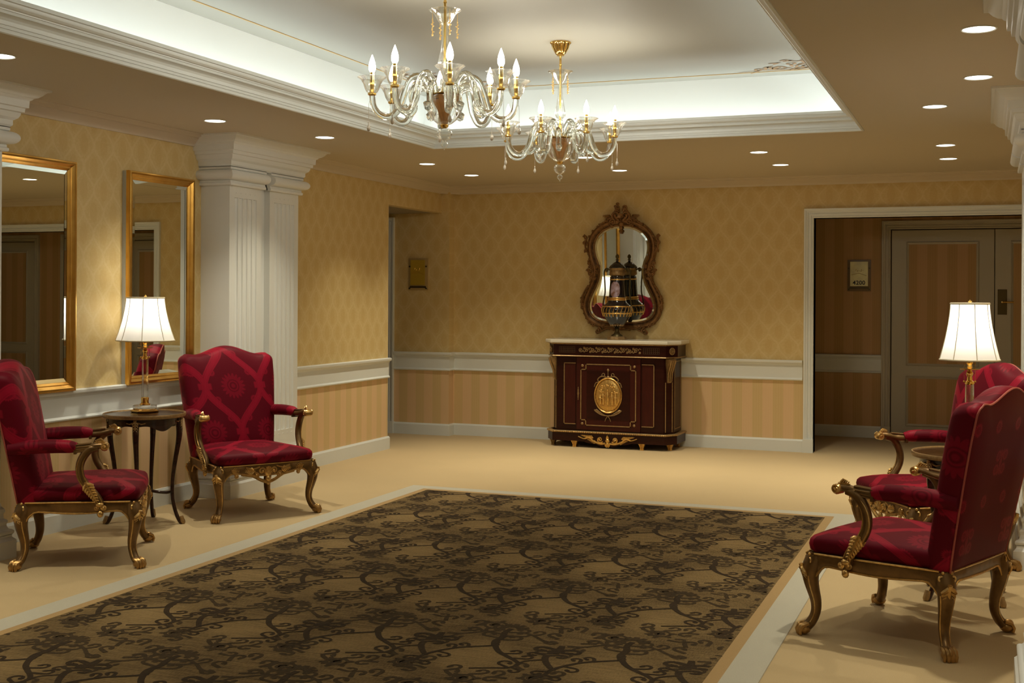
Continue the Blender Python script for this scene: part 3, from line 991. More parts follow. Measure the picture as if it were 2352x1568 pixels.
def rrect(hw_f, hw_r, y0, y1, bow, k=12, rc=.05):
    """rounded trapezoid outline, front at y1; returns 4k points"""
    cs = [(-hw_r, y0), (hw_r, y0), (hw_f, y1), (-hw_f, y1)]
    out = []
    for i in range(4):
        p = Vector(cs[i]); a = (Vector(cs[i - 1]) - p).normalized(); b = (Vector(cs[(i + 1) % 4]) - p).normalized()
        s = p + a * rc; e = p + b * rc; h = k // 3
        for j in range(h):
            t = j / (h - 1); out.append((1 - t) ** 2 * s + 2 * t * (1 - t) * p + t * t * e)
        nx = Vector(cs[(i + 1) % 4]); s2 = p + b * rc; e2 = nx - b * rc
        for j in range(1, k - h + 1):
            t = j / (k - h + 1); q = s2.lerp(e2, t)
            if i == 2: q = q + Vector((0, bow * sin(pi * t)))
            out.append(q)
    return out


def make_chair():
    t = empty('armchair')
    # --- legs
    for sx, sy in ((1, 1), (-1, 1), (1, -1), (-1, -1)):
        bx, by = (.325, .285) if sy > 0 else (.270, -.285)
        D = Vector((sx * .72, sy * .70, 0)).normalized()
        B = Vector((sx * bx, sy * abs(by), 0))
        zs = [(.352, .000, .036), (.325, .006, .041), (.295, .016, .042), (.265, .020, .038), (.23, .016, .033), (.19, .006, .0285), (.15, -.004, .025),
              (.11, -.006, .0225), (.08, .002, .0215), (.055, .016, .0225), (.038, .032, .023), (.028, .045, .026)]
        pts = crom([B + D * d + Vector((0, 0, z)) for z, d, r in zs], 3)
        rad = [r[0] for r in crom([Vector((r, 0, 0)) for z, d, r in zs], 3)]
        lg = MB().tube(pts, rad, 10)
        lg.box(-.026, .026, -.026, .026, .30, .362, M=Matrix.Translation(B))
        lo = build('leg', lg, GILT, t, 50)
        S = Vector((-D.y, D.x, 0))
        ft = MB()
        fc = B + D * .050 + Vector((0, 0, .024))
        ft.ell(fc, (.032, .032, .0245), 10, 6)
        for k in (-1, -.35, .35, 1):                       # claw toes
            q = fc + S * (k * .023) + D * (.019 - abs(k) * .006)
            ft.tube([q - D * .03 + Vector((0, 0, .026)), q + Vector((0, 0, .016)), q + D * .010 + Vector((0, 0, -.004)), q + D * .006 + Vector((0, 0, -.022))], [.008, .0105, .010, .007], 6)
        scroll3(ft, fc + D * .012 + Vector((0, 0, .008)), D, Vector((0, 0, 1)), .020, .006, 2.2, -1.0, .007)
        build('foot', ft, GILTM, lo, 50)
        kc = MB()
        kp = B + D * .060 + Vector((0, 0, .305))
        leaf(kc, kp, -D * .35 + Vector((0, 0, -1)), .115, .021, up=D, n=6)
        for sg in (-1, 1):
            scroll3(kc, B + D * .030 + S * (sg * .024) + Vector((0, 0, .335)), S * sg, Vector((0, 0, 1)), .015, .005, 3.4, 1.1, .0055)
            kc.ell(B + D * .030 + S * (sg * .018) + Vector((0, 0, .358)), (.008,) * 3, 8, 5)
            kc.tube([B + D * .040 + S * (sg * .018) + Vector((0, 0, .31)), B + D * .046 + S * (sg * .012) + Vector((0, 0, .25)), B + D * .022 + S * (sg * .004) + Vector((0, 0, .19))], [.006, .005, .003], 6)
        build('knee_carving', kc, GILTB, lo, 50)
        # bright filet down the leg
        fl = MB()
        for sg in (-1, 1):
            fl.tube([p + S * (sg * r * .80) + D * (r * .5) for p, r in list(zip(pts, rad))[9:-6]], .0035, 5)
        build('gilt_edge', fl, GILTB, lo, 50)
    # --- seat rails
    def rail(name, a, b, dip, carve=None, th=.034):
        A = Vector((a[0], a[1], 0)); Bv = Vector((b[0], b[1], 0)); L = (Bv - A).length; ux = (Bv - A).normalized(); nn = Vector((-ux.y, ux.x, 0))
        N = 24; rows = []; ed = []
        for i in range(N + 1):
            s = -1 + 2 * i / N
            zb = .312 - dip * (cos(s * pi * 1.0) * .5 + .5) * (1 if abs(s) < 1 else 0) - .060 * max(0, (abs(s) - .76) / .24) ** 2
            c = A + ux * (L * i / N); bulge = .006 * cos(s * pi / 2)
            rows.append([c - nn * (th / 2) + Vector((0, 0, zb)), c + nn * (th / 2 + bulge - .006) + Vector((0, 0, zb)), c + nn * (th / 2 + bulge) + Vector((0, 0, zb + .012)),
                         c + nn * (th / 2 + bulge) + Vector((0, 0, .355)), c + nn * (th / 2 - .004) + Vector((0, 0, .364)), c - nn * (th / 2) + Vector((0, 0, .364))])
            ed.append(c + nn * (th / 2 + bulge - .002) + Vector((0, 0, zb + .003)))
        m = MB().loops(rows)
        r = build(name, m, GILT, t, 40)
        e = MB().tube(ed, .0055, 6)
        e.tube([A + nn * (th / 2 + .003) + Vector((0, 0, .362)), A.lerp(Bv, .5) + nn * (th / 2 + .008) + Vector((0, 0, .362)), Bv + nn * (th / 2 + .003) + Vector((0, 0, .362))], .004, 5)
        build('gilt_edge', e, GILTB, r, 50)
        return r
    fr = rail('front_rail', (-.315, .300), (.315, .300), .030)
    for ch in [fr]: pass
    rail('rear_rail', (.262, -.300), (-.262, -.300), .004)
    rail('side_rail', (.335, .275), (.285, -.275), .014)
    rail('side_rail', (-.285, -.275), (-.335, .275), .014)
    # the rails were laid with their face to the right of travel: front face is carved
    c = MB(); Y = .322
    for sg in (-1, 1):
        X = Vector((sg, 0, 0)); Z = Vector((0, 0, 1))
        scroll3(c, (sg * .045, Y, .315), X, Z, .026, .006, 3.9, -1.1, .008)
        scroll3(c, (sg * .085, Y, .285), X, Z, .022, .006, 1.0, 1.1, .007)
        c.tube(crom([(sg * .0, Y, .238), (sg * .05, Y, .255), (sg * .10, Y, .283), (sg * .145, Y, .292), (sg * .19, Y, .30)], 4), [.011] * 9 + [.008] * 8, 6)
        c.tube(crom([(sg * .06, Y, .345), (sg * .11, Y, .332), (sg * .16, Y, .345)], 4), .006, 6)
        leaf(c, (sg * .10, Y, .318), (sg, 0, .1), .07, .015, up=(0, 1, 0), n=5)
        scroll3(c, (sg * .225, Y - .004, .292), X, Z, .016, .005, .5, 1.2, .006)
        leaf(c, (sg * .255, Y - .004, .335), (-sg, 0, -.2), .06, .014, up=(0, 1, 0), n=4)
    c.ell((0, Y, .305), (.024, .012, .030), 10, 6); c.ell((0, Y, .262), (.018, .012, .022), 8, 5); c.ell((0, Y, .232), (.011, .010, .013), 8, 5)
    for a in range(-3, 4):
        c.tube([(0, Y + .006, .300), (.030 * sin(a * .42), Y + .006, .302 + .044 * cos(a * .42))], [.004, .0075], 6)
    build('apron_carving', c, GILTB, fr, 50)
    # --- seat cushion
    b = MB(); L = []
    K = 18
    def ring(hf, hr, y0, y1, bow, rc, z, dome=0, cx=0, cy=.005, s=1.0):
        return [((p.x - cx) * s + cx, (p.y - cy) * s + cy, z) for p in rrect(hf, hr, y0, y1, bow, K, rc)]
    L.append(ring(.325, .272, -.285, .300, .012, .05, .358))
    L.append(ring(.345, .288, -.285, .318, .016, .055, .375))
    L.append(ring(.350, .292, -.285, .324, .018, .06, .400))
    L.append(ring(.347, .290, -.285, .320, .018, .06, .420))
    L.append(ring(.336, .282, -.285, .308, .018, .06, .434))
    for s, z in ((.93, .442), (.84, .451), (.70, .461), (.52, .469), (.32, .474), (.12, .476)):
        L.append(ring(.336, .282, -.285, .308, .018, .06, z, s=s))
    b.loops(L)
    build('seat', b, DAM_S, t, 60)
    # --- back
    def ztop(x):
        a = abs(x)
        if a < .235: return 1.062 + .060 * (.5 + .5 * cos(pi * a / .235)) ** .9
        return 1.062 + .006 * sin(pi * (a - .235) / .10)
    out = []
    def hw(z): return .292 + .050 * min(1, max(0, (z - .36) / .55)) ** .8
    zz = [.358 + (1.015 - .358) * i / 16 for i in range(17)]
    R = .045
    for z in zz: out.append((hw(z), z))
    W = hw(1.0); 
    for k in range(1, 7):
        a = pi / 2 * k / 7; out.append((W - R + R * cos(a), 1.015 + (ztop(W) - 1.015) * sin(a)))
    xs = [W - R - (2 * (W - R)) * i / 30 for i in range(31)]
    for x in xs: out.append((x, ztop(x)))
    for k in range(6, 0, -1):
        a = pi / 2 * k / 7; out.append((-(W - R + R * cos(a)), 1.015 + (ztop(W) - 1.015) * sin(a)))
    for z in zz[::-1]: out.append((-hw(z), z))
    nb = 10
    for i in range(1, nb): out.append((-hw(.358) + 2 * hw(.358) * i / nb, .358))
    zc = .72
    def yb(z): return -.318 - (z - .36) * .175 - .030 * max(0, (z - .36)) ** 2
    def lp(s, dy, dz=0):
        r = []
        for x, z in out:
            X = x * s; Z = zc + (z - zc) * s
            r.append((X, yb(Z) + dy, Z))
        return r
    b = MB(); LL = [lp(.10, .0), lp(.5, -.004), lp(.9, -.003), lp(.975, .0), lp(1.0, .008), lp(1.012, .030), lp(1.012, .060), lp(1.0, .085), lp(.975, .104), lp(.93, .116), lp(.84, .126), lp(.70, .133), lp(.50, .137), lp(.25, .139), lp(.08, .139)]
    b.loops(LL)
    bk = build('backrest', b, DAM_B, t, 60)
    ob_ = MB().loops([lp(.10, -.0065), lp(.5, -.0105), lp(.9, -.0090), lp(.982, -.0010)], cap1=False)
    tag(build('outside_back', ob_, DAM_P, bk, 60), 'plain back panel with small sprigs')
    pp = MB().tube([Vector(p) + Vector((0, -.001, 0)) for p in lp(.992, .001)], .0045, 6, closed=True)
    build('piping', pp, PIPE, bk, 60)
    # --- arms
    for sx in (1, -1):
        p = MB()
        ctl = [(sx * .305, -.36, .655), (sx * .312, -.28, .662), (sx * .322, -.20, .668), (sx * .336, -.12, .670), (sx * .350, -.045, .668), (sx * .358, -.005, .662)]
        rd = [.038, .041, .042, .041, .038, .028]
        pts = crom([Vector(q) for q in ctl], 4); rr = [q[0] for q in crom([Vector((q, 0, 0)) for q in rd], 4)]
        p.tube(pts, rr, 14, flat=((0, 0, 1), .92))
        build('arm_pad', p, DAM_A, t, 60)
        g = MB()
        ac = [(sx * .354, -.035, .655), (sx * .362, .02, .657), (sx * .370, .065, .664), (sx * .376, .105, .673), (sx * .379, .135, .672)]
        g.tube(crom([Vector(q) for q in ac], 4), [.024] * 6 + [.022] * 6 + [.020] * 5, 10, flat=((0, 0, 1), .85))
        g.box(-.026, .026, -.007, .007, -.026, .024, M=Matrix.Translation((sx * .356, -.012, .655)))
        for k in (-1, 0, 1):
            g.tube([(sx * (.362 + .018), -.005, .655 + k * .012), (sx * (.370 + .020), .06, .662 + k * .010)], .0045, 5)
            g.tube([(sx * (.362) + k * .012, -.005, .679), (sx * .370 + k * .010, .07, .686)], .0045, 5)
        sup = [(sx * .378, .105, .662), (sx * .378, .062, .652), (sx * .376, .028, .610), (sx * .372, .012, .560), (sx * .366, .018, .505), (sx * .360, .050, .450), (sx * .354, .088, .405), (sx * .348, .112, .360), (sx * .345, .118, .318)]
        sr = [.018, .022, .0225, .022, .0215, .022, .023, .023, .020]
        g.tube(crom([Vector(q) for q in sup], 5), [q[0] for q in crom([Vector((q, 0, 0)) for q in sr], 5)], 10)
        ar = build('arm', g, GILT, t, 50)
        k = MB()
        kc = Vector((sx * .379, .142, .668))
        k.tube([kc - Vector((.028, 0, 0)), kc - Vector((.02, 0, 0)), kc + Vector((.02, 0, 0)), kc + Vector((.028, 0, 0))], [.018, .023, .023, .018], 12)
        for e in (-1, 1):
            scroll3(k, kc + Vector((e * .028, 0, 0)), Vector((0, 1, 0)), Vector((0, 0, 1)), .019, .004, 1.6, -1.2, .0055)
        leaf(k, kc + Vector((0, -.005, .022)), (0, -1, .05), .05, .015, up=(1, 0, 0), n=4)
        build('arm_scroll', k, GILTB, ar, 50)
        e = MB()
        sp = crom([Vector(q) for q in sup], 5)
        for side_ in (-1, 1):
            e.tube([q + Vector((sx * .016, side_ * .014, side_ * .006)) for q in sp[6:-3]], .0042, 5)
        leaf(e, (sx * .380, .045, .470), (-sx * .08, .55, -1), .13, .020, up=(sx, 0, 0), n=7)
        leaf(e, (sx * .364, .030, .445), (0, .75, -1), .10, .014, up=(0, 1, 0), n=5)
        for sg in (-1, 1):
            scroll3(e, (sx * .366, .118 + sg * .020, .335), Vector((0, 1, 0)), Vector((0, 0, 1)), .014, .004, 2 + sg, sg * 1.1, .006)
        e.ell((sx * .362, .118, .300), (.014, .018, .020), 8, 5)
        e.ell((sx * .365, .115, .350), (.014, .024, .014), 8, 5)
        build('arm_carving', e, GILTB, ar, 50)
    return t


ch = make_chair()
G = 'red damask armchairs with carved gilt frames'
ang = lambda d: radians(d) - pi / 2            # local +y is the way a chair faces
chairs = [(-4.785, 5.615, 34, 'red damask armchair at the far left, cut by the frame, facing right'),
          (-4.765, 7.235, -33, 'red damask armchair in front of the fluted left column, medallion back showing'),
          (-.325, 5.765, 158, 'nearest red armchair at the right, its plain back turned to the camera'),
          (-.285, 7.390, 211, 'red armchair at the right, half hidden behind the nearest armchair')]
for i, (x, y, d, lb) in enumerate(chairs):
    o = ch if i == 0 else copy_tree(ch)
    o.location = (x, y, .002); o.rotation_euler = (0, 0, ang(d)); tag(o, lb, 'armchair', G)


# ================================================================== SIDE TABLES
def make_table():
    t = empty('side_table'); H = .721; R = .262
    b = MB().lathe([(.0001, H - .026), (R - .03, H - .026), (R - .012, H - .020), (R - .004, H - .010), (R - .010, H - .002), (R - .022, H - .004), (.0001, H - .004)], 48, cap0=False, cap1=False)
    build('tabletop', b, TABLET, t, 30)
    b = MB().lathe([(R - .014, H - .022), (R - .003, H - .020), (R + .001, H - .008), (R - .002, H + .003), (R - .008, H + .003), (R - .012, H - .004), (R - .016, H - .012)], 48, cap0=False, cap1=False)
    build('gilt_rim', b, ORMDULL, t, 40)
    # serpentine apron
    N = 96; r1, r0 = R - .040, R - .056; L = [[], [], [], []]
    for i in range(N):
        a = 2 * pi * i / N; zb = H - .078 + .016 * cos(4 * a) - .008 * cos(8 * a)
        for k, (r, z) in enumerate(((r0, H - .024), (r1, H - .024), (r1, zb), (r0, zb))): L[k].append((r * cos(a), r * sin(a), z))
    b = MB().loops(L + [L[0]], cap0=False, cap1=False)
    build('apron', b, TABLEW, t, 40)
    for k in range(4):
        a = pi * k / 2; D = Vector((cos(a), sin(a), 0)); S = Vector((-sin(a), cos(a), 0))
        z = [(H - .026, .214, .020), (H - .06, .220, .0215), (H - .12, .224, .0205), (H - .20, .216, .017), (H - .32, .196, .0145), (H - .45, .182, .013), (H - .56, .184, .0125), (H - .65, .205, .0125), (H - .70, .228, .0135), (.004, .246, .015)]
        p = crom([D * d + Vector((0, 0, zz)) for zz, d, r in z], 3); rr = [q[0] for q in crom([Vector((r, 0, 0)) for _, _, r in z], 3)]
        lg = build('leg', MB().tube(p, rr, 8), TABLEW, t, 50)
        m = MB(); leaf(m, D * .238 + Vector((0, 0, H - .035)), Vector((0, 0, -1)) - D * .02, .13, .013, up=D, n=7)
        m.ell(D * .238 + Vector((0, 0, H - .03)), (.012,) * 3, 8, 5)
        for sg in (-1, 1): m.tube([D * .232 + S * (sg * .012) + Vector((0, 0, H - .04)), D * .226 + S * (sg * .036) + Vector((0, 0, H - .05)), D * .218 + S * (sg * .060) + Vector((0, 0, H - .045))], [.006, .005, .003], 5)
        build('gilt_mount', m, ORMDULL, lg, 50)
        sb = MB().tube([D * .238 + Vector((0, 0, .05)), D * .250 + Vector((0, 0, .012)), D * .252 + Vector((0, 0, .002))], [.014, .017, .013], 8)
        build('foot', sb, ORMDULL, lg, 50)
        st = MB().tube(crom([D * .186 + Vector((0, 0, .215)), D * .14 + S * .020 + Vector((0, 0, .200)), D * .08 + S * -.016 + Vector((0, 0, .212)), D * 0.0 + Vector((0, 0, .226))], 5), .0095, 8)
        build('stretcher', st, TABLEW, t, 50)
    return t


tb = make_table()
TL_, TRr = (-5.115, 6.56), (-.10, 6.565)
tb.location = (TL_[0], TL_[1], .001); tb.rotation_euler = (0, 0, radians(21 - 90 + 3)); tag(tb, 'small round dark wood table between the two left armchairs', 'side table', 'round side tables')
t2 = copy_tree(tb); t2.location = (TRr[0], TRr[1], .001); t2.rotation_euler = (0, 0, radians(45)); tag(t2, 'small round wood table mostly hidden between the two right armchairs')


# ================================================================== TABLE LAMPS
BULBS = emission('shaded_bulb_glow', (1.0, .93, .82), 2.5)
def make_lamp(wf, label, loc, rz=0):
    t = empty('table_lamp', label, 'table lamp', loc, rz, 'white shaded crystal table lamps')
    M8 = Matrix.Rotation(radians(22.5), 4, 'Z')
    b = MB().lathe([(.088, 0), (.094, .004), (.094, .010), (.076, .020), (.070, .022)], 8, M=M8)
    build('base', b, BRASS, t, 20)
    build('crystal_plinth', MB().lathe([(.078, .0225), (.080, .026), (.080, .040), (.077, .044)], 8, M=M8), GLS, t, 20)
    build('lower_ring', MB().lathe([(.034, .0445), (.034, .052), (.026, .056), (.024, .066), (.026, .086), (.026, .092), (.020, .096)], 20), BRASS, t, 30)
    build('crystal_column', MB().lathe([(.022, .097), (.021, .345)], 8, M=M8), GLS, t, 20)
    build('upper_ring', MB().lathe([(.020, .3455), (.024, .350), (.023, .360), (.014, .366), (.012, .385), (.018, .398), (.015, .408), (.010, .414), (.010, .417)], 20), BRASS, t, 30)
    build('drip_dish', MB().lathe([(.010, .4175), (.042, .420), (.050, .4225), (.050, .4245), (.010, .4235)], 24), BRASS, t, 30)
    build('stem', MB().lathe([(.009, .425), (.013, .432), (.011, .445), (.016, .452), (.016, .500), (.008, .505), (.006, .745)], 16), BRASS, t, 30)
    for sg in (-1, 1):
        pc = MB().tube([(sg * .026, 0, .478), (sg * .027, 0, .365)], .0011, 5).tube([(0, 0, .478), (sg * .026, 0, .478)], .003, 6).ell((sg * .027, 0, .360), (.0055,) * 3, 8, 6)
        build('pull_chain', pc, BRASS, t, 50)
    build('finial', MB().lathe([(.006, .745), (.012, .752), (.007, .758), (.010, .764), (.002, .772)], 12), BRASS, t, 30)
    # bell shade: eight ribs
    z0, z1 = .470, .752
    def rad(s): return (.118 + (.183 - .118) * (1 - s) ** 1.55) * wf
    N = 48; rows = []; rows2 = []
    for j in range(15):
        s = j / 14; z = lerp(z0, z1, s); ra = rad(s); r_ = []; r2 = []
        for i in range(N):
            a = 2 * pi * i / N; f = 1 - .030 * abs(sin(4 * a)) ** .7
            r_.append((ra * f * cos(a), ra * f * sin(a), z)); r2.append(((ra * f - .0015) * cos(a), (ra * f - .0015) * sin(a), z))
        rows.append(r_); rows2.append(r2)
    sh = build('lamp_shade', MB().loops(rows, cap0=False, cap1=False), SHADE, t, 80)
    tr = MB()
    for k in range(8):
        a = pi * k / 4
        tr.tube([(rad(j / 14) * cos(a) * 1.004, rad(j / 14) * sin(a) * 1.004, lerp(z0, z1, j / 14)) for j in range(15)], .0024, 5)
    tr.tube([Vector(p) for p in rows[0]], .0045, 6, closed=True); tr.tube([Vector(p) for p in rows[-1]], .0050, 6, closed=True)
    build('trim', tr, SHTRIM, sh, 60)
    sp = MB()
    for k in range(4):
        a = pi * k / 2 + .4; sp.tube([(0, 0, .748), (rad(1) * .97 * cos(a), rad(1) * .97 * sin(a), .748)], .0016, 5)
    build('spider', sp, BRASS, sh, 60)
    build('bulb', MB().lathe([(.011, .5055), (.014, .53), (.027, .565), (.031, .60), (.024, .628), (.008, .642), (.001, .644)], 16), BULBS, t, 60)
    for z_, pw in ((.60, SHADE_W), (.665, SHADE_W * .8)):
        d = bpy.data.lights.new('lamp_light', 'POINT'); d.energy = pw; d.color = (1.0, .95, .86); d.shadow_soft_size = .045
        lo = bpy.data.objects.new('lamp_light', d); COL.objects.link(lo); lo.parent = t; lo.location = (0, 0, z_)
    return t


make_lamp(1.03, 'crystal table lamp with lit white bell shade on the left side table', (-5.195, 6.665, .7195), .55)
make_lamp(.80, 'crystal table lamp with lit white shade above the right armchairs', (-.083, 6.577, .7195), .25)


# ================================================================== TALL GOLD MIRRORS
def tall_mirror(y0, y1, label):
    z0, z1 = .880, 2.332; d = .062
    t = empty('wall_mirror', label, 'mirror', (XL, (y0 + y1) / 2, z0), 0, 'tall gold framed mirrors on the left wall')
    h = (y1 - y0) / 2; H = z1 - z0
    pr = [(0, .030), (0, d - .012), (.004, d), (.012, d + .002), (.022, d - .001), (.034, d - .012), (.040, d - .016), (.046, d - .015), (.052, d - .020), (.060, d - .026), (.060, .030)]
    path = [(-h, 0), (h, 0), (h, H), (-h, H)]; vs = []; fs = []; n = len(pr)
    for (py_, pz) in path:
        sy = 1 if py_ < 0 else -1; sz = 1 if pz < H / 2 else -1
        for o, dd in pr: vs.append((dd + .002, py_ + sy * o, pz + sz * o))
    for i in range(4):
        j = (i + 1) % 4
        for k in range(n - 1): fs.append((i * n + k, j * n + k, j * n + k + 1, i * n + k + 1))
    build('frame', MB().add(vs, fs), FRAMEG, t, 25)
    build('glass', MB().box(.0316, .0345, -h + .058, h - .058, .058, H - .058), MIRR, t, 0)
    bv = MB()
    q0, q1 = h - .058, h - .085
    bv.loops([[(.0347, -q0, .058), (.0347, q0, .058), (.0347, q0, H - .058), (.0347, -q0, H - .058)], [(.0365, -q1, .085), (.0365, q1, .085), (.0365, q1, H - .085), (.0365, -q1, H - .085)]], cap0=False, cap1=False)
    build('bevel', bv, MIRR, t, 0)
    build('backing', MB().box(.001, .0315, -h + .0005, h - .0005, .002, H - .002), simple('mirror_backing', (.50, .52, .50), .5), t, 0)


tall_mirror(5.490, 6.232, 'tall gold framed mirror at the left edge, behind the left armchair')
tall_mirror(6.742, 7.472, 'narrower looking gold framed mirror behind the table lamp beside the column')


# ================================================================== CABINET
CX, CY = -3.475, 11.805
cb = empty('side_cabinet', 'dark mahogany side cabinet with gilt mounts, white marble top, against back wall', 'cabinet', (CX, CY, .001))


def plan(hw, hf, yf, yc, yb=.222): return [(-hf, yf), (hf, yf), (hw, yc), (hw, yb), (-hw, yb), (-hw, yc)]


build('plinth', MB().prism(plan(.665, .575, -.260, -.130), .060, .142), MAHOG, cb, 20)
gm = MB()
P = plan(.668, .578, -.264, -.132)
gm.sweep([P[3], P[2], P[1], P[0], P[5], P[4]][::-1], [(0, .1425), (.004, .1425), (.010, .147), (.010, .154), (.002, .160), (-.03, .162), (-.03, .1425)], side=-1)
build('gilt_moulding', gm, ORMDULL, cb, 30)
bd = MB()
for a, c_ in ((P[0], P[1]), (P[1], P[2]), (P[5], P[0])):
    A, B = Vector(a), Vector(c_); n = int((B - A).length / .022)
    for i in range(n): q = A.lerp(B, (i + .5) / n); bd.ell((q.x, q.y - .010, .151), (.009, .006, .008), 6, 4)
build('gilt_beading', bd, GILTB, cb, 50)
build('body', MB().prism(plan(.620, .548, -.205, -.085), .160, .900), MAHOG, cb, 20)
build('frieze', MB().prism(plan(.662, .575, -.235, -.105), .905, 1.026), MAHOG, cb, 20)
fm = MB(); Q = plan(.664, .577, -.238, -.107)
fm.sweep([Q[3], Q[2], Q[1], Q[0], Q[5], Q[4]][::-1], [(-.02, .897), (.006, .897), (.010, .902), (.006, .908), (-.004, .909), (-.02, .909)], side=-1)
build('gilt_moulding', fm, ORMDULL, cb, 30)
fm = MB()
fm.sweep([Q[3], Q[2], Q[1], Q[0], Q[5], Q[4]][::-1], [(-.02, 1.019), (.006, 1.019), (.009, 1.024), (.006, 1.029), (-.02, 1.029)], side=-1)
build('gilt_moulding', fm, ORMDULL, cb, 30)
mt = MB(); mp = plan(.700, .598, -.268, -.125)
mt.loops([[(x * s, y * s2 if y < 0 else y, z) for x, y in mp] for s, s2, z in ((.990, .97, 1.030), (1.0, 1.0, 1.036), (1.0, 1.0, 1.056), (.995, .985, 1.064))])
build('marble_top', mt, MARBLE, cb, 20)
# corner feet and front feet
for x, y in ((-.60, -.15), (.60, -.15), (-.345, -.235), (.345, -.235), (-.60, .17), (.60, .17)):
    b = MB(); Mx = Matrix.Translation((x, y, 0)) @ Matrix.Rotation(pi / 4, 4, 'Z')
    b.lathe([(.026, 0), (.028, .008), (.022, .014), (.038, .050), (.046, .062)], 4, M=Mx)
    for k in (-1, 0, 1): b.tube([(x + k * .010, y - .020, .008), (x + k * .016, y - .034, .056)], [.004, .006], 5)
    build('foot', b, ORMOLU if y < -.2 or x > 0 else ORMDULL, cb, 40)
# apron below plinth
ap = MB(); N = 40; fr_, bk_ = [], []
rows = []
for i in range(N + 1):
    s = -1 + 2 * i / N; x = .33 * s; zb = .062 - .045 * (cos(pi * s) * .5 + .5) ** 1.2 + .004 * cos(5 * pi * s)
    rows.append([(x, -.262, zb), (x, -.262, .075), (x, -.235, .075), (x, -.235, zb)])
ap.loops(rows); apo = build('apron', ap, MAHOG, cb, 30)
am = MB(); Yf = -.268
for sg in (-1, 1):
    X = Vector((sg, 0, 0)); Z = Vector((0, 0, 1))
    scroll3(am, (sg * .075, Yf, .085), X, Z, .032, .006, -2.6, 1.4, .0075)
    am.tube(crom([(sg * .02, Yf, .05), (sg * .07, Yf, .045), (sg * .13, Yf, .062), (sg * .19, Yf, .100), (sg * .24, Yf, .088), (sg * .30, Yf, .108)], 5), [.010] * 10 + [.008] * 10 + [.005] * 6, 6)
    leaf(am, (sg * .15, Yf, .100), (sg, 0, .18), .13, .013, up=(0, 1, 0), n=8)
    leaf(am, (sg * .12, Yf, .055), (sg, 0, .35), .10, .011, up=(0, 1, 0), n=6)
am.ell((0, Yf, .075), (.022, .010, .022), 8, 5); am.ell((0, Yf, .045), (.016, .010, .020), 8, 5); leaf(am, (0, Yf, .055), (0, 0, -1), .045, .018, up=(0, 1, 0), n=4); leaf(am, (0, Yf, .09), (0, 0, 1), .045, .010, up=(0, 1, 0), n=4)
build('scroll_mount', am, ORMOLU, apo, 50)


def strip(mb, pts, y, w=.010, d=.006, close=True):
    n = len(pts)
    for i in range(n if close else n - 1):
        (x0, z0), (x1, z1) = pts[i], pts[(i + 1) % n]
        if abs(x0 - x1) < 1e-6: mb.box(x0 - w / 2, x0 + w / 2, y - d, y, min(z0, z1) - w / 2, max(z0, z1) + w / 2)
        else: mb.box(min(x0, x1) - w / 2, max(x0, x1) + w / 2, y - d, y, z0 - w / 2, z0 + w / 2)


# door, proud of the body
dr = build('door', MB().box(-.335, .318, -.218, -.2055, .170, .890), MAHOG2, cb, 0)
x0, x1, z0_, z1_ = -.290, .272, .218, .822; n_ = .052
m = MB(); strip(m, [(x0 + n_, z0_), (x1 - n_, z0_), (x1 - n_, z0_ + n_), (x1, z0_ + n_), (x1, z1_ - n_), (x1 - n_, z1_ - n_), (x1 - n_, z1_), (x0 + n_, z1_), (x0 + n_, z1_ - n_), (x0, z1_ - n_), (x0, z0_ + n_), (x0 + n_, z0_ + n_)], -.218)
build('gilt_frame', m, ORMDULL, dr, 0)
m = MB()
for x in (x0 + .014, x1 - .014):
    for z in (z0_ + .014, z1_ - .014): m.lathe([(.014, 0), (.013, .006), (.006, .010), (.001, .011)], 12, M=Matrix.Translation((x, -.218, z)) @ Matrix.Rotation(pi / 2, 4, 'X'))
build('rosette', m, ORMDULL, dr, 40)
# inner raised field and oval relief
build('inset_panel', MB().box(x0 + .06, x1 - .06, -.222, -.218, z0_ + .06, z1_ - .06), MAHOG, dr, 0)
OX, OZ = -.008, .519; A_, B_ = .128, .158; Yd = -.223
o = MB(); N = 48; L = []
for s, yy in ((1.12, 0), (1.12, -.008), (1.08, -.014), (1.03, -.010), (1.0, -.004), (.95, -.010), (.7, -.014), (.3, -.016), (.02, -.016)):
    L.append([(OX + A_ * s * cos(2 * pi * i / N), Yd + yy, OZ + B_ * s * sin(2 * pi * i / N)) for i in range(N)])
o.loops(L, cap0=False)
md = build('oval_medallion', o, ORMOLU, dr, 40)
rl = MB(); rn = random.Random(5)
for (fx, fz, hh) in ((-.045, -.03, .10), (0, -.02, .12), (.045, -.035, .10), (-.075, -.045, .06), (.08, -.04, .07)):   # standing draped figures in relief
    rl.tube([(OX + fx, Yd - .014, OZ + fz - hh * .55), (OX + fx + .004, Yd - .020, OZ + fz - hh * .1), (OX + fx, Yd - .022, OZ + fz + hh * .35), (OX + fx, Yd - .020, OZ + fz + hh * .5)], [.016, .013, .012, .006], 8)
    rl.ell((OX + fx, Yd - .022, OZ + fz + hh * .5 + .010), (.009, .008, .011), 8, 5)
    for sg in (-1, 1): rl.tube([(OX + fx + sg * .010, Yd - .02, OZ + fz + hh * .35), (OX + fx + sg * .024, Yd - .022, OZ + fz + hh * .18), (OX + fx + sg * .018, Yd - .022, OZ + fz + hh * .42 * rn.random())], [.005, .004, .004], 6)
for k in range(26):
    a = rn.uniform(.2, pi - .2); rl.ell((OX + A_ * .78 * cos(a) * rn.uniform(.7, 1), Yd - .014, OZ + B_ * .80 * sin(a) * rn.uniform(.75, 1)), (.010, .006, .008), 6, 4)
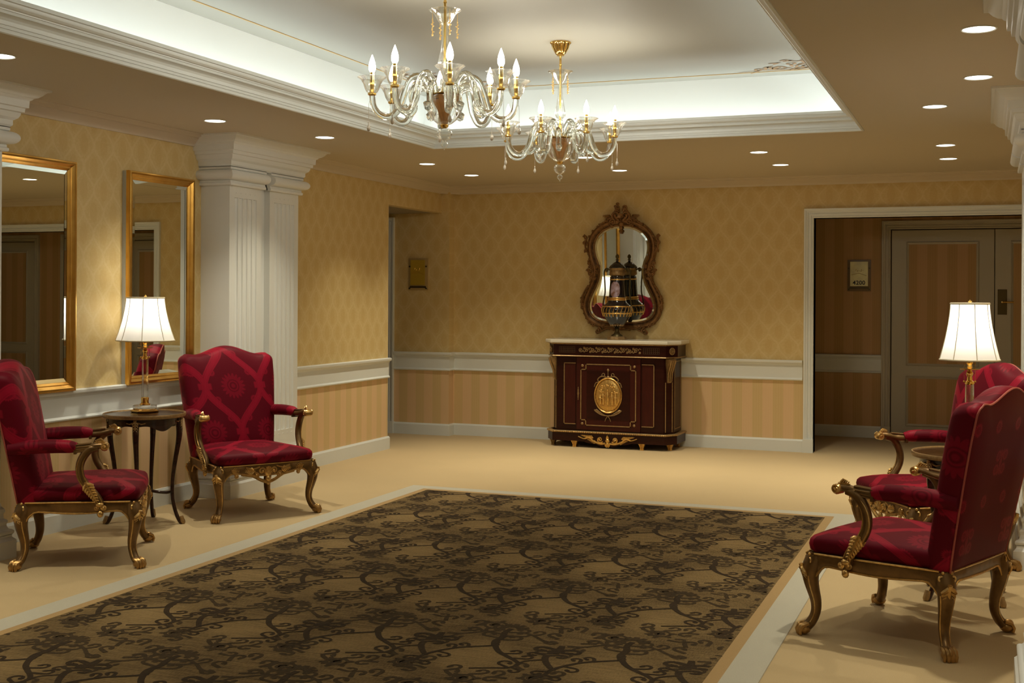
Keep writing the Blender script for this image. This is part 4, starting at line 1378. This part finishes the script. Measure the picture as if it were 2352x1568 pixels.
rl.tube([(OX - .08, Yd - .016, OZ - .098), (OX, Yd - .018, OZ - .106), (OX + .08, Yd - .016, OZ - .096)], .006, 6)
m = MB(); leaf(m, (OX, Yd - .012, OZ - .12), (1, 0, .05), .05, .01, up=(0, 1, 0)); rl.v  # relief foliage
build('relief_figures', rl, ORMOLU, dr, 50)
bw = MB(); lw_ = MB()
X, Z = Vector((1, 0, 0)), Vector((0, 0, 1)); ty = Yd - .006
bw.tube([(OX, ty, .690), (OX, ty, .760)], .004, 6); bw.ell((OX, ty, .768), (.012, .007, .015), 8, 5); bw.ell((OX, ty, .700), (.018, .008, .012), 8, 5)
for sg in (-1, 1):
    scroll3(bw, (OX + sg * .045, ty, .722), X * sg, Z, .022, .010, -2.5, 1.0, .0045)
    bw.tube(crom([(OX + sg * .02, ty, .700), (OX + sg * .07, ty, .705), (OX + sg * .105, ty, .675), (OX + sg * .095, ty, .650), (OX + sg * .125, ty, .640), (OX + sg * .140, ty, .600)], 4), [.0065] * 11 + [.005] * 10, 6)
    bq_ = bw if sg == -9 else lw_
    bq_.tube(crom([(OX + sg * .140, ty, .375), (OX + sg * .115, ty, .352), (OX + sg * .06, ty, .325), (OX, ty, .318)], 5), .006, 6)
    leaf(lw_, (OX + sg * .130, ty, .372), (-sg, 0, -.5), .12, .010, up=(0, 1, 0), n=8)
    lw_.tube([(OX, ty, .318), (OX + sg * .020, ty, .290), (OX + sg * .030, ty, .262)], [.005, .004, .003], 6)
build('ribbon_mount', bw, ORMDULL, dr, 50); build('garland_mount', lw_, ORMDULL, dr, 50)
kh = MB().tube([(-.318, -.222, .485), (-.318, -.222, .575)], [.007, .007], 6).ell((-.318, -.222, .53), (.011, .006, .018), 8, 5).ell((-.318, -.222, .475), (.005, .005, .012), 6, 4).ell((-.318, -.222, .585), (.005, .005, .012), 6, 4)
build('keyhole_plate', kh, ORMDULL, dr, 50)
# side panels on the front
for xa, xb in ((-.468, -.352), (.335, .452)):
    sp = build('side_panel', MB().box(xa, xb, -.2095, -.2055, .225, .830), MAHOG2, cb, 0)
    m = MB(); out_x = xa if xa < 0 else xb; in_x = xb if xa < 0 else xa
    strip(m, [(in_x, .225), (out_x, .225), (out_x, .830), (in_x, .830)], -.2095, .009, .005, close=False)
    build('gilt_strip', m, ORMDULL, sp, 0)
# frieze mounts
m = MB(); zf = .965; yf_ = -.2365
for i in range(10):
    cx_ = -.288 + i * .063; sg = 1 if i % 2 else -1
    scroll3(m, (cx_, yf_ - .003, zf), X, Z * sg, .024, .005, .4, 1.25, .0052)
    m.tube(crom([(cx_ + .022, yf_ - .003, zf), (cx_ + .034, yf_ - .003, zf + sg * .022), (cx_ + .050, yf_ - .003, zf + sg * .012)], 4), .005, 6)
    leaf(m, (cx_ + .03, yf_ - .003, zf - sg * .012), (.4, 0, -sg * .5), .022, .008, up=(0, 1, 0), n=3)
build('frieze_scroll', m, ORMDULL, cb, 50)
for xa, xb in ((-.515, -.350), (.352, .510)):
    m = MB()
    for k in range(9):
        x = lerp(xa, xb, k / 8); m.box(x - .0022, x + .0022, yf_ - .0035, yf_ + .001, .937, .993)
    for z in (.937, .955, .975, .993): m.box(xa - .002, xb + .002, yf_ - .0030, yf_ + .001, z - .002, z + .002)
    build('fret_mount', m, simple('dark_bronze', (.12, .065, .035), .4, .6), cb, 0)
# chamfered corners: roundel, console, strips
for sg in (-1, 1):
    A = Vector((sg * .577, -.237)); B = Vector((sg * .664, -.107)); mid = (A + B) / 2; nn = Vector((sg * (B.y - A.y), -sg * (B.x - A.x))).normalized()
    nn = Vector((sg * abs(nn.x), -abs(nn.y)))
    Mx = Matrix.Translation((mid.x, mid.y, .965)) @ Vector((nn.x, nn.y, 0)).to_track_quat('Z', 'Y').to_matrix().to_4x4()
    m = MB().lathe([(.036, 0), (.036, .005), (.030, .008), (.026, .004), (.014, .007), (.004, .012), (.001, .012)], 20, M=Mx)
    for k in range(8): m.ell((.020 * cos(k * pi / 4), .020 * sin(k * pi / 4), .006), (.007,) * 3, 6, 4, M=Mx)
    build('roundel', m, ORMDULL, cb, 40)
    A2 = Vector((sg * .548, -.205)); B2 = Vector((sg * .620, -.085)); c2 = (A2 + B2) / 2; tt = (B2 - A2).normalized()
    m = MB()
    rows = []
    for z, d, w in ((.890, .055, .045), (.870, .060, .048), (.835, .050, .046), (.80, .030, .040), (.76, .018, .034), (.70, .012, .030), (.665, .014, .030), (.655, .006, .022)):
        a = c2 - tt * w - nn * .002; b_ = c2 + tt * w - nn * .002
        rows.append([(a.x, a.y, z), (b_.x, b_.y, z), (b_.x + nn.x * d, b_.y + nn.y * d, z), (a.x + nn.x * d, a.y + nn.y * d, z)])
    m.loops(rows)
    for k in (-1, 0, 1):
        q = c2 + tt * (k * .026); m.tube([(q.x + nn.x * .062, q.y + nn.y * .062, .875), (q.x + nn.x * .048, q.y + nn.y * .048, .82), (q.x + nn.x * .022, q.y + nn.y * .022, .75), (q.x + nn.x * .016, q.y + nn.y * .016, .67)], [.010, .008, .006, .005], 6)
    build('console_mount', m, ORMDULL, cb, 40)
    m = MB()
    for k in (-1, 1):
        q = c2 + tt * (k * .046); m.tube([(q.x + nn.x * .002, q.y + nn.y * .002, .175), (q.x + nn.x * .002, q.y + nn.y * .002, .66)], .005, 6)
    build('corner_strip', m, ORMDULL, cb, 40)
    m = MB(); xs_ = sg * .621
    for y in (-.055, .185): m.box(xs_ - .003, xs_ + .003, y - .004, y + .004, .20, .86)
    for z in (.20, .86): m.box(xs_ - .003, xs_ + .003, -.059, .189, z - .004, z + .004)
    build('end_frame', m, ORMDULL, cb, 0)

# ================================================================== CARVED MIRROR
MXc = -3.475
cm = empty('carved_mirror', 'waisted mirror in a carved antique gold rococo frame above the cabinet', 'mirror', (MXc, YB, 0))
TILT = .030
cm.rotation_euler = (TILT, 0, 0); cm.location.y = YB + 1.13 * sin(TILT) - .002
half = [(0, 2.212), (.10, 2.205), (.20, 2.160), (.268, 2.085), (.288, 2.00), (.275, 1.91), (.248, 1.84), (.232, 1.775), (.238, 1.70), (.262, 1.62), (.300, 1.54), (.335, 1.46), (.345, 1.39), (.325, 1.32), (.27, 1.268), (.18, 1.242), (.09, 1.236)]
ctl = [(x, z) for x, z in half] + [(0, 1.236)] + [(-x, z) for x, z in half[:0:-1]]
oc = crom([Vector((x, z)) for x, z in ctl], 4, closed=True); nO = len(oc)
nrm = []
for i in range(nO):
    tt = (oc[(i + 1) % nO] - oc[i - 1]).normalized(); nrm.append(Vector((-tt.y, tt.x)))
if nrm[0].y < 0: nrm = [-n for n in nrm]
def ofs(d, y): return [((p.x + n.x * d), -y, (p.y + n.y * d)) for p, n in zip(oc, nrm)]
build('glass', MB().loops([ofs(.006, .010), ofs(.006, .016)]), MIRR, cm, 0)
b = MB().loops([ofs(.0, .0161), ofs(-.022, .0185)], cap0=False, cap1=False)
build('bevel', b, MIRR, cm, 60)
b = MB().loops([ofs(.0, .004), ofs(-.004, .018), ofs(.0, .026), ofs(.010, .030), ofs(.018, .024), ofs(.026, .026), ofs(.036, .040), ofs(.050, .046), ofs(.062, .040), ofs(.068, .026), ofs(.074, .024), ofs(.078, .004)], cap0=False, cap1=False)
fo = build('frame', b, ORN, cm, 50)
cv = MB()
def at(i, d, y=.036):
    p, n = oc[i % nO], nrm[i % nO]; return Vector((p.x + n.x * d, -y, p.y + n.y * d))
rn = random.Random(11)
# running leafwork along the rim
for i in range(0, nO, 2):
    z = oc[i].y; d = .062 + .010 * rn.random()
    tt = (at(i + 1, 0) - at(i, 0)).normalized() * (1 if oc[i].x > 0 else -1)
    leaf(cv, at(i, d), tt + Vector((0, 0, .3)), .028, .010, up=(0, 1, 0), n=3)
for sg in (-1, 1):
    XX = Vector((sg, 0, 0))
    def S(x, z, r0, r1, a0, tn, w=.009): scroll3(cv, (sg * x, -.040, z), XX, Z, r0, r1, a0, tn, w)
    def Tb(pts, w0, w1): cv.tube(crom([(sg * x, -.036, z) for x, z in pts], 4), [lerp(w0, w1, i / (4 * (len(pts) - 1))) for i in range(4 * (len(pts) - 1) + 1)], 6)
    # crest
    S(.050, 2.320, .048, .010, -1.2, 1.2, .013); S(.085, 2.255, .034, .008, 0, 1.2, .010); S(.035, 2.400, .026, .006, -1, 1.1, .010)
    Tb([(.02, 2.27), (.07, 2.32), (.06, 2.37), (.02, 2.40)], .016, .010)
    Tb([(.09, 2.30), (.15, 2.28), (.19, 2.245), (.24, 2.235)], .013, .006)
    S(.155, 2.275, .022, .005, 2, 1.1, .008); S(.205, 2.225, .020, .005, 1, -1.1, .008); S(.115, 2.225, .022, .006, 3, 1, .009)
    leaf(cv, (sg * .11, -.036, 2.30), (sg, 0, .25), .09, .017, up=(0, 1, 0), n=5)
    leaf(cv, (sg * .19, -.036, 2.20), (sg, 0, -.6), .10, .015, up=(0, 1, 0), n=6)
    leaf(cv, (sg * .02, -.040, 2.36), (sg * .6, 0, 1), .08, .016, up=(0, 1, 0), n=4)
    # shoulders
    Tb([(.335, 1.93), (.375, 1.98), (.385, 2.05), (.365, 2.10), (.395, 2.13)], .011, .007)
    S(.385, 2.105, .020, .005, 0, 1.1, .008); S(.392, 2.045, .016, .004, 2, -1.1, .007); S(.372, 1.965, .020, .005, -1, 1.1, .008)
    leaf(cv, (sg * .36, -.03, 2.02), (sg * .4, 0, 1), .09, .014, up=(0, 1, 0), n=5)
    # waist
    for (x, z, r, a, tn) in ((.315, 1.79, .030, 0, 1.2), (.325, 1.73, .026, 2, -1.2), (.345, 1.84, .020, 1, 1.1), (.29, 1.69, .022, 3, 1.1), (.35, 1.76, .018, 0, 1.1), (.272, 1.745, .024, 4, -1.1), (.262, 1.80, .018, 1, 1)):
        S(x, z, r, .005, a, tn, .010)
    leaf(cv, (sg * .30, -.04, 1.80), (sg * .3, 0, 1), .12, .018, up=(0, 1, 0), n=6)
    leaf(cv, (sg * .30, -.04, 1.74), (sg * .3, 0, -1), .12, .018, up=(0, 1, 0), n=6)
    leaf(cv, (sg * .285, -.03, 1.765), (-sg, 0, .1), .05, .012, up=(0, 1, 0), n=3)
    # lower sides
    Tb([(.36, 1.60), (.40, 1.53), (.42, 1.45), (.425, 1.37)], .008, .012)
    S(.415, 1.475, .018, .004, 0, 1.1, .008); S(.405, 1.40, .024, .006, 2, -1.1, .009)
    leaf(cv, (sg * .42, -.03, 1.42), (0, 0, 1), .10, .014, up=(0, 1, 0), n=5)
    # bottom feet
    S(.245, 1.150, .034, .008, 1.5, 1.2, .010); S(.30, 1.205, .024, .006, 0, 1.2, .009); S(.19, 1.19, .022, .006, 3, -1.2, .009)
    Tb([(.08, 1.165), (.14, 1.175), (.20, 1.150), (.26, 1.118), (.275, 1.145)], .012, .007)
    leaf(cv, (sg * .10, -.036, 1.17), (-sg, 0, -.1), .09, .014, up=(0, 1, 0), n=5)
    leaf(cv, (sg * .33, -.036, 1.22), (sg * .7, 0, 1), .10, .014, up=(0, 1, 0), n=5)
cv.ell((0, -.044, 2.235), (.030, .016, .026), 8, 6); cv.ell((0, -.046, 2.200), (.018, .014, .022), 8, 6); cv.ell((-.035, -.040, 2.440), (.020, .012, .014), 8, 5); cv.ell((-.062, -.038, 2.415), (.014, .010, .012), 8, 5)
for k in range(9):
    a = -pi / 2 + (k - 4) * .36 + pi; cv.tube([(0, -.044, 2.30), (.036 * cos(a + pi / 2 - pi / 2), -.050, 2.30 + .04 * sin(a))], [.008, .010], 6)
leaf(cv, (0, -.044, 2.18), (0, 0, -1), .05, .014, up=(0, 1, 0), n=4)
cv.ell((0, -.036, 1.172), (.040, .014, .020), 8, 5)
build('carving', cv, ORN, fo, 50)

# ================================================================== URN
VX, VYy, VZ = -3.457, 11.79, 1.0655
ur = empty('lidded_urn', 'tall black porcelain urn with gilt bands, painted panel, lid and two handles', 'urn', (VX, VYy, VZ), 0.0)
build('base', MB().lathe([(.098, 0), (.100, .010), (.094, .030), (.080, .034)], 8, M=Matrix.Rotation(pi / 8, 4, 'Z')), ORMDULL, ur, 20)
build('foot', MB().lathe([(.060, .0345), (.055, .045), (.030, .060), (.020, .085), (.019, .105), (.026, .112), (.022, .120)], 24), DARKM, ur, 40)
build('cup', MB().lathe([(.022, .1205), (.040, .130), (.075, .152), (.100, .182), (.128, .225), (.146, .258)], 32), BLACKG, ur, 40)
lv = MB()
for k in range(16):
    a = 2 * pi * k / 16; leaf(lv, (.060 * cos(a), .060 * sin(a), .140), (cos(a) * .75, sin(a) * .75, 1.1), .125, .011, up=(cos(a), sin(a), -.6), n=6)
build('gilt_leafage', lv, ORMDULL, ur, 50)
bdy = build('body', MB().lathe([(.146, .2585), (.154, .285), (.155, .305), (.146, .330), (.120, .352), (.098, .372), (.088, .400), (.081, .45), (.076, .52), (.072, .58), (.070, .622), (.064, .634)], 36), BLACKG, ur, 60)
gb = MB()
for z, r in ((.262, .1495), (.330, .1470), (.395, .0905), (.415, .0870), (.600, .0725)):
    gb.lathe([(r, z - .006), (r + .003, z - .003), (r + .003, z + .003), (r, z + .006)], 32, cap0=False, cap1=False)
for k in range(24):
    a = 2 * pi * k / 24; gb.tube([(.135 * cos(a), .135 * sin(a), .232), (.150 * cos(a), .150 * sin(a), .268), (.157 * cos(a + .06), .157 * sin(a + .06), .300), (.150 * cos(a + .13), .150 * sin(a + .13), .325)], [.006, .004, .003, .002], 5)
build('gilt_band', gb, ORMOLU, bdy, 50)
am_ = MB().lathe([(.0905, .375), (.0915, .39), (.089, .41)], 32, cap0=False, cap1=False)
build('amber_band', am_, simple('amber_enamel', (.50, .20, .03), .2, .5), bdy, 50)
pn = MB(); rows = []
for j in range(9):
    t_ = -1 + 2 * j / 8; z = .500 + .078 * t_; row = []
    rr = lerp(.085, .0735, (z - .42) / .16) + .0015
    for i in range(9):
        s_ = -1 + 2 * i / 8; a = -pi / 2 + s_ * .62 * sqrt(max(0, 1 - abs(t_) ** 3 * .8)); row.append((rr * cos(a), rr * sin(a), z))
    rows.append(row)
vs = [p for r in rows for p in r]; fs = [(j * 9 + i, j * 9 + i + 1, (j + 1) * 9 + i + 1, (j + 1) * 9 + i) for j in range(8) for i in range(8)]
m_, nt_, out_ = new_mat('painted_panel'); g_ = NT(nt_); v_, x_, y_, z_ = g_.coord()
nn_ = g_.noise(g_.scaled(v_, (30, 30, 22)), 1.0, 3)
principled(nt_, out_, g_.mix(g_.step(nn_, .5, .12), (.20, .10, .07, 1), (.42, .33, .42, 1)), .25)
build('painted_panel', MB().add(vs, fs), m_, bdy, 60)
build('collar', MB().lathe([(.062, .6345), (.078, .645), (.080, .665), (.074, .690), (.078, .702), (.080, .712)], 32), ORMDULL, ur, 40)
build('lid', MB().lathe([(.082, .7125), (.084, .720), (.074, .735), (.050, .758), (.030, .772), (.014, .780), (.012, .790)], 32), BLACKG, ur, 40)
build('finial', MB().lathe([(.012, .7905), (.020, .797), (.010, .806), (.018, .822), (.019, .836), (.010, .850), (.002, .856)], 16), DARKM, ur, 40)
for sg in (-1, 1):
    h = MB(); pts = crom([(sg * .070, 0, .690), (sg * .108, 0, .712), (sg * .132, 0, .690), (sg * .134, 0, .64), (sg * .128, 0, .56), (sg * .126, 0, .47), (sg * .140, 0, .39), (sg * .146, 0, .345), (sg * .132, 0, .318)], 4)
    h.tube(pts, .0075, 8); scroll3(h, (sg * .112, 0, .690), Vector((sg, 0, 0)), Z, .018, .005, .5, 1.0, .007)
    h.ell((sg * .112, 0, .700), (.016, .012, .018), 8, 5)
    build('handle', h, DARKM, ur, 50)

# ================================================================== DOOR SIGNS
AC = simple('smoked_acrylic', (.24, .155, .07), .15)
def sign(x, z, y, w, h, label, text=None, pm=None):
    t = empty('door_sign', label, 'sign', (x, y, z))
    build('back_panel', MB().box(-w / 2 - .030, w / 2 + .030, -.012, -.001, -h / 2 - .055, h / 2 + .020), AC if text else simple('clear_acrylic', (.46, .33, .14), .15), t, 0)
    pl = build('plate', MB().box(-w / 2, w / 2, -.028, -.022, -h / 2, h / 2), pm or PLATE, t, 0)
    for sx in (-1, 1):
        for z_ in (h / 2 - .07, -h / 2 - .035):
            build('stand_off', MB().tube([(sx * (w / 2 + .014), -.030, z_), (sx * (w / 2 + .014), -.010, z_)], .008, 10), DARKM, t, 40)
    build('lower_bar', MB().box(-w / 2 - .010, w / 2 + .010, -.022, -.012, -h / 2 - .030, -h / 2 - .012), DARKM, t, 0)
    eb = MB()
    for k in range(5):                                     # engraved sprigs on the plate
        eb.tube([(-.035 + k * .018, -.0285, .035 - .012 * (k % 2)), (-.028 + k * .018, -.0290, .050 - .01 * (k % 3))], .0022, 4)
    eb.tube([(-w * .42, -.0285, -.010), (0, -.0285, .008), (w * .42, -.0285, -.020)], .0018, 4)
    build('engraving', eb, BRASS, pl, 30)
    if text:
        c = bpy.data.curves.new('room_number', 'FONT'); c.body = text; c.size = .062; c.align_x = 'CENTER'; c.extrude = .0008; c.space_character = 1.05; c.offset = .0012
        tmp = bpy.data.objects.new('room_number_curve', c); COL.objects.link(tmp)
        bpy.context.view_layer.update()
        me = bpy.data.meshes.new_from_object(tmp.evaluated_get(bpy.context.evaluated_depsgraph_get()))
        bpy.data.objects.remove(tmp)
        me.materials.clear(); me.materials.append(INK)
        o = bpy.data.objects.new('room_number', me); COL.objects.link(o); o.parent = pl
        o.rotation_euler = (pi / 2, 0, 0); o.location = (0, -.0292, -h / 2 + .016)
    return t


sign(-1.288, 1.752, VY, .185, .262, 'brass room sign reading 4200 on the dark wall beside lobby doors', '4200')
sign(-5.722, 1.742, OP1, .17, .270, 'blank looking brass sign on the passage wall left of the back corner', pm=simple('old_brass_plate', (.50, .34, .035), .45, .2))


# ================================================================== CHANDELIERS
def make_chandelier():
    t = empty('chandelier')
    # heights measured up from the floor; object origin stays on the floor plan point, z = 0
    build('canopy', MB().lathe([(.062, 3.099), (.064, 3.092), (.056, 3.085), (.050, 3.06), (.036, 3.035), (.030, 3.024), (.022, 3.020), (.022, 3.012)], 32, flute=.05, nf=16), BRASS, t, 40)
    build('stem', MB().lathe([(.010, 3.0115), (.007, 3.00), (.007, 2.96), (.010, 2.955), (.007, 2.948), (.006, 2.66), (.006, 2.34)], 12), BRASS, t, 40)
    dish = [(.018, 2.838), (.022, 2.846), (.034, 2.862), (.046, 2.885), (.058, 2.902), (.076, 2.912), (.079, 2.914), (.075, 2.917), (.056, 2.907), (.043, 2.889), (.030, 2.866), (.010, 2.850)]
    build('top_dish', MB().lathe(dish, 48, flute=.035, nf=12, cap0=False, cap1=False), GLT, t, 60)
    bm_ = simple('amber_beads', (.62, .42, .16), .2, .3)
    for k in range(4):
        tw = MB(); a = pi * k / 2 + .3; x, y = .066 * cos(a), .066 * sin(a)
        tw.tube([(x, y, 2.906), (x, y, 2.862)], .0012, 4)
        for q in range(7):
            tw.ell((x + .005 * cos(q * 2.4), y + .005 * sin(q * 2.4), 2.858 - q * .0095), (.0042,) * 3, 6, 4)
        tw.tube([(x, y, 2.87), (x, y, 2.79)], .0022, 4)
        tw.ell((x, y, 2.786), (.0055, .0055, .008), 6, 5)
        build('bead_tassel', tw, bm_, t, 50)
    st = [(.015, 2.838), (.014, 2.80), (.016, 2.76), (.021, 2.72), (.029, 2.68), (.034, 2.655), (.032, 2.635), (.022, 2.622), (.012, 2.616)]
    build('baluster', MB().lathe(st, 32, flute=.06, nf=10, cap0=False, cap1=False), GLT, t, 60)
    build('glass_ball', MB().lathe([(.006, 2.615), (.018, 2.608), (.024, 2.596), (.018, 2.584), (.006, 2.577)], 20), GLT, t, 60)
    build('amber_cone', MB().lathe([(.016, 2.352), (.020, 2.37), (.034, 2.42), (.052, 2.455), (.064, 2.490)], 32, flute=.05, nf=12), AMBER, t, 40)
    cl = MB().lathe([(.050, 2.4905), (.070, 2.493), (.071, 2.499), (.050, 2.504), (.020, 2.506), (.012, 2.53), (.010, 2.576)], 32)
    build('collar', cl, BRASS, t, 40)
    bowl = [(.018, 2.345), (.034, 2.350), (.060, 2.372), (.078, 2.400), (.087, 2.43), (.088, 2.462), (.084, 2.486)]
    build('bowl', MB().lathe(bowl, 48, flute=.045, nf=12, cap0=False, cap1=False), GLT, t, 60)
    build('lower_collar', MB().lathe([(.012, 2.330), (.019, 2.334), (.021, 2.343), (.014, 2.351)], 20), BRASS, t, 40)
    build('lower_ball', MB().lathe([(.010, 2.3295), (.028, 2.325), (.038, 2.308), (.038, 2.296), (.028, 2.276), (.010, 2.268), (.008, 2.262), (.016, 2.256), (.018, 2.246), (.012, 2.236), (.004, 2.230), (.003, 2.222), (.001, 2.218)], 24), GLT, t, 60)
    for k in range(8):
        a = pi / 4 * k; D = Vector((cos(a), sin(a), 0)); S = Vector((-sin(a), cos(a), 0))
        ctl = [(.060, 2.500), (.085, 2.552), (.125, 2.585), (.168, 2.566), (.195, 2.505), (.220, 2.430), (.262, 2.382), (.312, 2.384), (.348, 2.425), (.358, 2.486)]
        p = crom([D * r + Vector((0, 0, z)) for r, z in ctl], 4)
        tb_ = MB(); n = len(p)
        tb_.tube(p, [.0145 + .003 * sin(pi * i / (n - 1)) for i in range(n)], 10)
        arm = build('arm', tb_, GLA, t, 70)
        # small unlit curl springing from the hub between bowl and cup
        h2 = [(.062, 2.470), (.095, 2.525), (.140, 2.530), (.165, 2.485), (.160, 2.435), (.185, 2.405), (.205, 2.425)]
        q = crom([D * r + S * (.045 * (r - .06) / .1) + Vector((0, 0, z)) for r, z in h2], 4)
        build('glass_curl', MB().tube(q, [lerp(.014, .018, i / (len(q) - 1)) for i in range(len(q))], 8), GLA, arm, 70)
        C = D * .358; Mx = Matrix.Translation(C)
        cup = [(.016, 2.492), (.024, 2.497), (.034, 2.515), (.041, 2.538), (.052, 2.558), (.070, 2.570), (.072, 2.572), (.068, 2.5735), (.050, 2.562), (.038, 2.540), (.030, 2.517), (.015, 2.501)]
        cp = build('drip_cup', MB().lathe(cup, 36, flute=.04, nf=12, M=Mx, cap0=False, cap1=False), GLT, t, 60)
        build('gilt_ring', MB().lathe([(.015, 2.482), (.021, 2.486), (.021, 2.493), (.016, 2.4965)], 16, M=Mx), BRASS, cp, 40)
        build('candle_sleeve', MB().lathe([(.013, 2.4965), (.010, 2.50), (.0105, 2.53), (.012, 2.54), (.0105, 2.55), (.0105, 2.596)], 12, M=Mx), BRASS, cp, 40)
        build('bulb', MB().lathe([(.010, 2.5965), (.0165, 2.610), (.0175, 2.625), (.0145, 2.645), (.008, 2.665), (.0025, 2.680), (.0008, 2.684)], 12, M=Mx), BULB, t, 60)
        E = C + D * .004
        dp = MB().tube([E + Vector((0, 0, 2.480)), E + D * .012 + Vector((0, 0, 2.44)), E + D * .012 + Vector((0, 0, 2.352))], .0009, 4)
        Md = Matrix.Translation(E + D * .012)
        dp.lathe([(.001, 2.354), (.0045, 2.348), (.002, 2.342), (.0085, 2.328), (.0095, 2.318), (.006, 2.308), (.001, 2.305)], 8, M=Md)
        build('crystal_drop', dp, simple('clear_drop', (.75, .68, .58), .08, .25), cp, 50)
        ld = bpy.data.lights.new('candle_light', 'POINT'); ld.energy = CHAND_W; ld.color = (1.0, .93, .78); ld.shadow_soft_size = .018
        lo = bpy.data.objects.new('candle_light', ld); COL.objects.link(lo); lo.parent = t; lo.location = C + Vector((0, 0, 2.70))
    return t


cd = make_chandelier()
GC = 'eight-light glass chandeliers'
cd.location = (-2.52, 5.54, 0); cd.rotation_euler = (0, 0, YAW - pi / 2 + radians(7)); tag(cd, 'nearer blown glass chandelier, upper left of the pair, canopy out of frame', 'chandelier', GC)
c2_ = copy_tree(cd); c2_.location = (-2.52, 7.30, 0); c2_.rotation_euler = (0, 0, YAW - pi / 2 + radians(24)); tag(c2_, 'farther blown glass chandelier hanging from a visible brass canopy')

# ================================================================== DOWNLIGHTS
def make_downlight():
    t = empty('downlight')
    R = .072
    build('trim_ring', MB().lathe([(R + .004, 0), (R + .004, -.003), (R - .001, -.005), (R - .006, -.002), (R - .006, 0)], 32, cap0=False, cap1=False), WHITE, t, 40)
    build('lens', MB().lathe([(R - .006, -.0018), (.002, -.0026)], 32, cap0=False), LENS, t, 0)
    d = bpy.data.lights.new('downlight_beam', 'SPOT'); d.energy = DOWN_W; d.color = WARM; d.spot_size = radians(98); d.spot_blend = 1.0; d.shadow_soft_size = .035
    lo = bpy.data.objects.new('downlight_beam', d); COL.objects.link(lo); lo.parent = t; lo.location = (0, 0, -.012)
    return t


dl = make_downlight(); GD = 'recessed ceiling downlights'
DLS = [(-4.514, 4.671, 'round lit downlight cut by the left edge of the photo'),
       (-4.829, 6.912, 'round lit downlight just in front of the left column capital'),
       (-4.564, 7.907, 'round lit downlight to the right of the left column capital'),
       (-4.624, 9.802, 'round lit downlight above the left wall, second from back corner'),
       (-4.651, 10.861, 'round lit downlight closest to the far left corner'),
       (-3.153, 9.756, 'round lit downlight partly behind the farther chandelier'),
       (-3.171, 10.873, 'round lit downlight near the back wall above the carved mirror'),
       (-1.715, 9.847, 'round lit downlight left of the lobby opening, nearer the tray'),
       (-1.699, 10.847, 'round lit downlight left of the lobby opening, nearer the back wall'),
       (-.304, 9.846, 'upper of two close downlights before the lobby opening'),
       (-.312, 10.808, 'lower of two close downlights before the lobby opening'),
       (-.305, 7.832, 'lone downlight beside the raised ceiling corner at right'),
       (-.052, 6.872, 'downlight in front of the far right column capital'),
       (-.042, 5.639, 'largest nearest downlight in the upper right of the photo'),
       (-4.90, 3.2, None), (-.15, 3.6, None), (-2.5, 1.2, None), (-4.5, .8, None), (-.5, .8, None), (.9, 9.85, None)]
for i, (x, y, lb) in enumerate(DLS):
    if lb is None:                                          # lamps of the room behind the camera: light only
        d = [q for q in dl.children if q.type == 'LIGHT'][0].copy(); COL.objects.link(d); d.parent = None; d.location = (x, y, ZC - .012); continue
    o = dl if i == 0 else copy_tree(dl)
    o.location = (x, y, ZC); tag(o, lb, 'downlight', GD)
